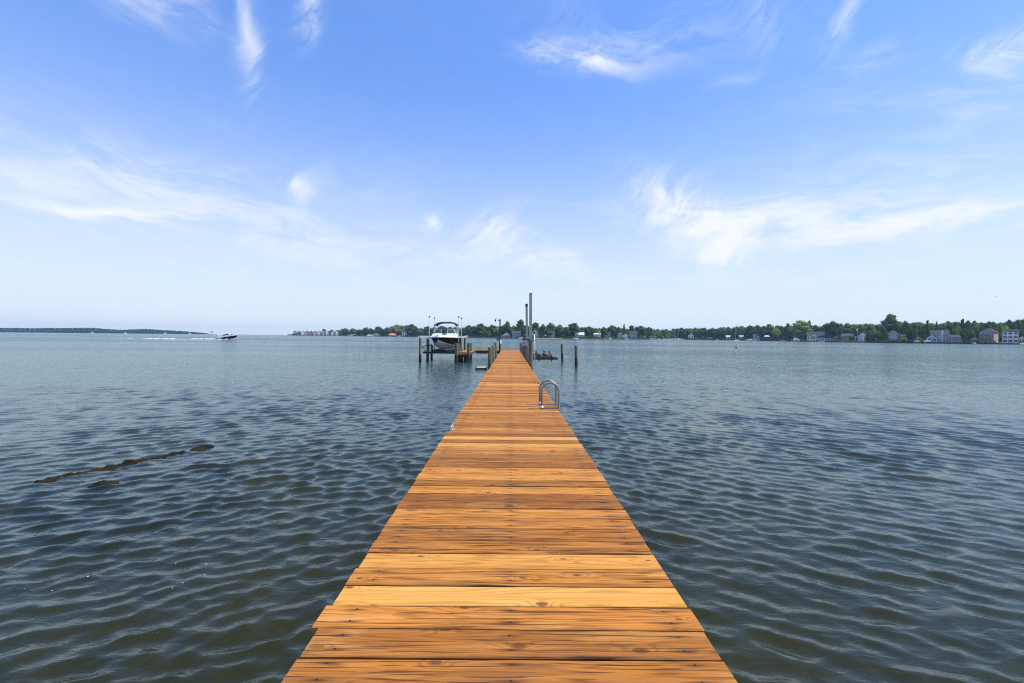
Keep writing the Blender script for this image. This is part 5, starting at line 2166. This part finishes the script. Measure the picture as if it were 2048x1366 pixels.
# the speeding boat and its wake
sb = motor_boat('speedboat', 'speedboat with dark hull racing right with its bow up, white wake behind', 453, 0, 8.2, 0.0, M['hull_dark'], d=168, z=.42, pitch=.17, cat='speedboat')
m2 = MB()
m2.tube([(-1.9, -1.1, 1.2), (-2.2, -1.1, 2.0), (-2.2, 1.1, 2.0), (-1.9, 1.1, 1.2)], .07, 6)
m2.build('arch', M['gel_white'], sb, origin=(0, 0, 0))
for k, (xx, yy) in enumerate(((-.9, -.5), (-1.0, .5), (-2.6, 0))):
    pb = MB()
    X0, Z0 = xx, .95
    pb.loft([[(X0 + r * math.cos(a * .7854), yy + r * .8 * math.sin(a * .7854), Z0 + z) for a in range(8)] for r, z in
             ((.17, 0), (.20, .25), (.23, .48), (.16, .60), (.065, .66), (.085, .72), (.115, .80), (.11, .88), (.05, .95))], closed=True, cap0=True, cap1=True)
    o = pb.build('passenger', M['upholstery'] if k != 1 else M['canvas'], None, loc=(0, 0, 0), origin=(0, 0, 0))
    o.name = 'person'
    mw = Matrix.Translation(sb.location) @ sb.rotation_euler.to_matrix().to_4x4()
    o.data.transform(mw @ Matrix.Translation((xx, yy, Z0)).inverted() @ Matrix.Identity(4)) if False else None
    o.matrix_world = mw
    # put the origin at the seat
    off_ = Vector((X0, yy, Z0))
    o.data.transform(Matrix.Translation(-off_))
    o.matrix_world = mw @ Matrix.Translation(off_)
    o.data.materials.append(mat('skin', (.42, .25, .17), .6, var=.05) if k == 0 else bpy.data.materials['skin'])
    for p_ in o.data.polygons:
        p_.use_smooth = True
        if p_.center.z > .63:
            p_.material_index = 1
    tag(o, ('person in a light top seated nearest in the speedboat', 'person in a dark top seated behind in the speedboat',
            'person in a light top at the stern of the speedboat')[k], 'person', 'people in the speedboat')

rsw = random.Random(9)
wk = MB()
# long thin foam trail and the spray at the hull
def foam_strip(x0, x1, ymid, w0, w1, z, n):
    nx = n
    rings = []
    for i in range(nx + 1):
        f = i / nx
        x = x0 + (x1 - x0) * f
        w = (w0 + (w1 - w0) * f) * rsw.uniform(.45, 1.25)
        yc = ymid + rsw.uniform(-.25, .25)
        h = z * rsw.uniform(.4, 1.3)
        rings.append([(x, yc - w, -.25), (x, yc - w * .6, h * .6), (x, yc - w * .1, h), (x, yc + w * .5, h * .7), (x, yc + w, -.25)])
    wk.loft(rings, cap0=True, cap1=True)


xa = at(441, 168, 0).x
xb_ = at(466, 168, 0).x
foam_strip(at(386, 168, 0).x, xb_ - 1.4, 167.4, .8, 2.0, .45, 26)
foam_strip(at(290, 169, 0).x, at(352, 169, 0).x, 169.0, .6, 1.2, .30, 30)
foam_strip(at(236, 169, 0).x, at(272, 169, 0).x, 170.0, .3, .4, .16, 22)
foam_strip(at(358, 169, 0).x, at(386, 169, 0).x, 168.6, .3, .5, .14, 14)
tag(wk.build('wake_foam', M['foam']), 'white wake trailing on the water behind the speedboat', 'foam', kind='stuff')

# sailing boats
sail_boat('single sailboat under white sail off the tip of the hazy headland', 422.5, 1300, 13, .2, 659.2, sails=True)
for px, lb in ((184, 'tiny sailboat before the hazy headland, leftmost of the four'), (250, 'tiny sailboat before the hazy headland, second from left'),
               (330, 'tiny sailboat before the hazy headland, third from left'), (379, 'tiny sailboat near the low end of the hazy headland')):
    sail_boat(lb, px, 1500, 10, .4, 662.6 + (px - 184) * .011, sails=True)
sail_boat('white moored sailboat with bare mast in open water before the wooded shore', 1472.5, 326, 6.4, R(200), 651.0, group='sailboats', hm=M['gel_white'])
sail_boat('sailboat with bare mast moored off the pink bungalow shore', 1220.5, 538, 7.5, R(60), 662.0)
for px, yt, lb in ((1306.5, 669, 'short-masted sailboat at the left end of the marina'), (1310, 668, 'second sailboat from the left in the marina'),
                   (1341, 664, 'marina sailboat, left of the group of tall masts'), (1346, 662.5, 'marina sailboat with the second tall mast'),
                   (1350.5, 659.5, 'marina sailboat with the tallest mast'), (1358, 660, 'rightmost marina sailboat with slanting stays')):
    sail_boat(lb, px, 655, 8.5, R(rnd.uniform(-30, 30) + (180 if px % 2 < 1 else 0)), yt, group='sailboats in the marina')
for px, L, lb in ((1302, 7, 'white motorboat at the left end of the marina'), (1316, 6, 'small boat between the marina shrubs, left'), (1327, 6, 'small boat between the marina shrubs, right'),
                  (1335, 7, 'white motorboat left of the marina masts'), (1353, 8, 'white motorboat beneath the tallest marina mast'), (1363, 7, 'white motorboat at the right end of the marina')):
    motor_boat('motorboat', lb, px, 0, L, R(rnd.choice([10, 170, 190])), M['gel_white'], d=640, group='motorboats in the marina')
motor_boat('motorboat', 'small white boat alone on the shore right of the light green shrubs', 1434.5, 0, 5, R(95), M['gel_white'], d=655)
motor_boat('motor_yacht', 'white motor yacht with dark hull and flying bridge beside the lawn', 1591, 0, 13, R(5), M['hull_dark'], d=shore(1591) - 5, top='bridge', cat='yacht')
motor_boat('motorboat', 'large pale motorboat covered with canvas, right of the moored sailboat', 1499.5, 0, 10.5, R(8), M['gel_white'], d=shore(1499) - 6)
motor_boat('motorboat', 'blue-grey motorboat between the pale motorboat and the white canopy', 1513, 0, 8, R(170), WM['greyblue'], d=shore(1513) - 6)
motor_boat('motorboat', 'small white boat left of the motor yacht', 1567, 0, 5, R(175), M['gel_white'], d=shore(1567) - 4)
motor_boat('motorboat', 'small white boat hauled out at the beach left of the brick dormer house', 1151, 0, 7, R(20), M['gel_white'], d=shore(1151) - 3)
motor_boat('motorboat', 'small white boat below the shrubs right of the pink bungalow', 1211, 0, 5, R(90), M['gel_white'], d=shore(1211) - 3)
motor_boat('motorboat', 'white boat on the terrace shore under the white cottage', 1253, 0, 6.5, R(-20), M['gel_white'], d=shore(1253) - 3)
motor_boat('motorboat', 'white boat tied below the blue-grey house left of the lift tracks', 1041, 0, 7, R(8), M['gel_white'], d=shore(1041) - 4)
motor_boat('motorboat', 'white boat on shore behind the lifted boat canopy, near the lift pilings', 745, 0, 9, R(10), M['gel_white'], d=shore(745) - 5)
motor_boat('motorboat', 'small white boat left of the pink shed on the left shore', 697.5, 0, 6, R(170), M['gel_white'], d=shore(697) - 4)
motor_boat('motorboat', 'boat with dark canopy beside the orange-roofed boathouse', 799, 0, 11, R(5), M['gel_white'], d=shore(799) - 5)
motor_boat('motorboat', 'big white cruiser raised on a lift in front of the blue-gabled house', 1855, 0, 6.2, R(12), M['gel_white'], d=shore(1855) - 4, z=1.3)
motor_boat('motorboat', 'white boat on a post lift left of the big raised cruiser', 1834.5, 0, 4.6, R(-8), M['gel_white'], d=shore(1834) - 4, z=1.2)
motor_boat('motorboat', 'white boat moored at the right picture edge below the balcony house', 2048, 0, 6.5, R(185), M['gel_white'], d=shore(2040) - 12)
motor_boat('motorboat', 'dark-hulled boat with white top tied between the tan cottage and pink-sided house', 1949, 0, 4.6, R(80), M['hull_dark'], d=shore(1949) - 4)
motor_boat('motorboat', 'small white boat at the lawn edge, left of two', 1640, 0, 3.0, R(80), M['gel_white'], d=shore(1640) - 3)
motor_boat('motorboat', 'small white boat at the lawn edge, right of two', 1646.5, 0, 3.0, R(100), M['gel_white'], d=shore(1646) - 3)

# boat lift posts and jetties on the far shore
def post_row(name, label, cat, pxs, tops, off, plank=True, m=None):
    d = shore(pxs[0]) + off
    q0 = at(pxs[0], d, 0)
    t_ = thing(name, label, cat, q0)
    for px, yt in zip(pxs, tops):
        dd = shore(px) + off
        q = at(px, dd, 0)
        m2 = MB()
        m2.tube([(q.x, q.y, -1.2), (q.x, q.y, zat(px, yt, dd))], .16, 8)
        m2.build('post', m or M['joist'], t_)
    if plank:
        m2 = MB()
        a, b = at(pxs[0], shore(pxs[0]) + off, .95), at(pxs[-1], shore(pxs[-1]) + off, .95)
        m2.bar((a.x, a.y + .3, .95), (b.x, b.y + .3, .95), 1.4, .16)
        m2.build('walkway', M['joist'], t_)
    return t_


post_row('boat_lift', 'four-post boat lift under the small white boat left of the blue-gabled house', 'boat lift', (1829, 1832, 1839.5, 1841), (676, 677, 676, 677), -4, False)
post_row('boat_lift', 'timber lift posts round the big raised cruiser', 'boat lift', (1848, 1850, 1862, 1866), (675.5, 677, 676, 677), -4, False)
post_row('jetty', 'jetty with many timber posts right of the raised cruiser', 'jetty', (1870, 1877, 1884, 1890, 1897), (680, 679, 680.5, 680, 681), -3)
post_row('jetty', 'jetty with short posts before the low grey house', 'jetty', (1903, 1910, 1918, 1926, 1934), (682, 681, 682, 679, 681), -3)
post_row('jetty', 'dark jetty below the grey and pink three-storey house', 'jetty', (1958, 1966, 1974, 1984, 1992, 2000), (683, 682.5, 683, 682.5, 683, 681), -3)
post_row('jetty', 'jetty with pale posts left of the motor yacht', 'jetty', (1545, 1552, 1559, 1566, 1573), (677, 676.5, 677, 677.5, 677), -5)
post_row('jetty', 'low jetty under the white flat pergola', 'jetty', (1700, 1708, 1716, 1724, 1732), (681, 681, 680, 680, 680.5), -2.5)
post_row('jetty', 'thin grey jetty along the shore left of the pink bungalow', 'jetty', (1170, 1174, 1178, 1182), (675.5, 675.5, 675.5, 675.5), -3)

# flagpoles
for px, yt, off, lb, fl in ((1715.3, 656.5, 10, 'tall white flagpole with a flag left of the white gabled house', True),
                            (1833.8, 658, 4, 'thin grey flagpole behind the white boat on the post lift', False)):
    d = shore(px) + off
    q = at(px, d, ground_z(px, d) - .3)
    f = thing('flagpole', lb, 'flagpole', q)
    zt_ = zat(px, yt, d)
    m2 = MB()
    m2.tube([tuple(q), (q.x, q.y, zt_)], [.10, .06], 8)
    m2.build('pole', M['white_plastic'], f)
    if fl:
        m2 = MB()
        N_ = 8
        top, bot = [], []
        for i in range(N_ + 1):
            g = i / N_
            x = q.x - .06 - 1.3 * g
            top.append((x, q.y + .12 * math.sin(g * 6), zt_ - .3 - .5 * g))
            bot.append((x, q.y + .12 * math.sin(g * 6), zt_ - 1.5 - .9 * g))
        m2.loft([top, bot])
        o = m2.build('flag', M['white_plastic'], f)
        md = o.modifiers.new('thickness', 'SOLIDIFY')
        md.thickness = .02

# buoys
bu = thing('marker_buoy', 'pink and white marker buoy floating before the moored sailboat', 'buoy', at(1473, 106, 0))
q = at(1473, 106, 0)
m2 = MB()
m2.tube([(q.x, q.y, -.2), (q.x, q.y, .12), (q.x, q.y, .20)], [.22, .22, .16], 12)
m2.build('float', M['black_plastic'], bu)
m2 = MB()
m2.tube([(q.x, q.y, .2), (q.x, q.y, .72), (q.x, q.y, 1.02), (q.x, q.y, 1.10)], [.15, .15, .13, .06], 12)
m2.build('body', mat('buoy_pink', (.62, .36, .40), .5, var=.1), bu)
m2 = MB()
m2.tube([(q.x, q.y, .42), (q.x, q.y, .60)], .158, 12)
m2.build('band', M['white_plastic'], bu)
for px, d, lb in ((1544.5, 265, 'small dark marker post in the water, left of two near the lawn'), (1628.5, 262, 'small dark marker post in the water off the lawn, right of two')):
    q = at(px, d, -1)
    m2 = MB()
    m2.tube([(q.x, q.y, -1), (q.x, q.y, .55), (q.x, q.y, .75)], [.14, .14, .09], 10)
    o = m2.build('marker_post', M['pile'], loc=q, origin=q)
    tag(o, lb, 'post', 'marker posts in the water')

# gulls far up on the right
def bird(px, py, d, label, s):
    q = P(px, py, d)
    m2 = MB()
    m2.tube([(-.22, 0, 0), (-.10, 0, .01), (.05, 0, .015), (.17, 0, .02), (.24, 0, .01)], [.01, .05, .06, .04, .01], 8)
    wing = [(0.0, .05, .03), (.02, .30, .12 * s), (-.03, .62, .05 * s), (-.10, .30, .10 * s), (-.09, .05, .02)]
    for sy in (1, -1):
        pts = [(a, b * sy, c) for a, b, c in wing] + [(a, b * sy, c - .012) for a, b, c in wing]
        fs = [(0, 1, 2, 3, 4), (9, 8, 7, 6, 5)] + [(k, 5 + k, 5 + (k + 1) % 5, (k + 1) % 5) for k in range(5)]
        m2.add(pts, fs)
    o = m2.build('bird', M['canvas'], loc=q, origin=(0, 0, 0))
    o.rotation_euler = (0, 0, 2.4)
    tag(o, label, 'bird', 'birds in the sky')


bird(1956.5, 586, 170, 'tiny dark bird in the sky at right, the left and higher one', 1.0)
bird(1992.5, 593, 175, 'tiny dark bird in the sky at right, the right and lower one', -.4)

# ------------------------------------------------------------------ haze: the air over the bay
hz = MB()
hz.box((-2950, -60, -3.6), (2950, 2950, 60))
hm = bpy.data.materials.new('haze')
hm.use_nodes = True
t = NT(hm.node_tree)
t.n.remove(t.n['Principled BSDF'])
pv = t.new('ShaderNodeVolumePrincipled')
pv.inputs['Color'].default_value = (.42, .70, 1.0, 1)
pv.inputs['Density'].default_value = HAZE
pv.inputs['Anisotropy'].default_value = 0.2
t.l.new(pv.outputs[0], t.n['Material Output'].inputs['Volume'])
o = hz.build('haze', hm)
tag(o, kind='stuff')
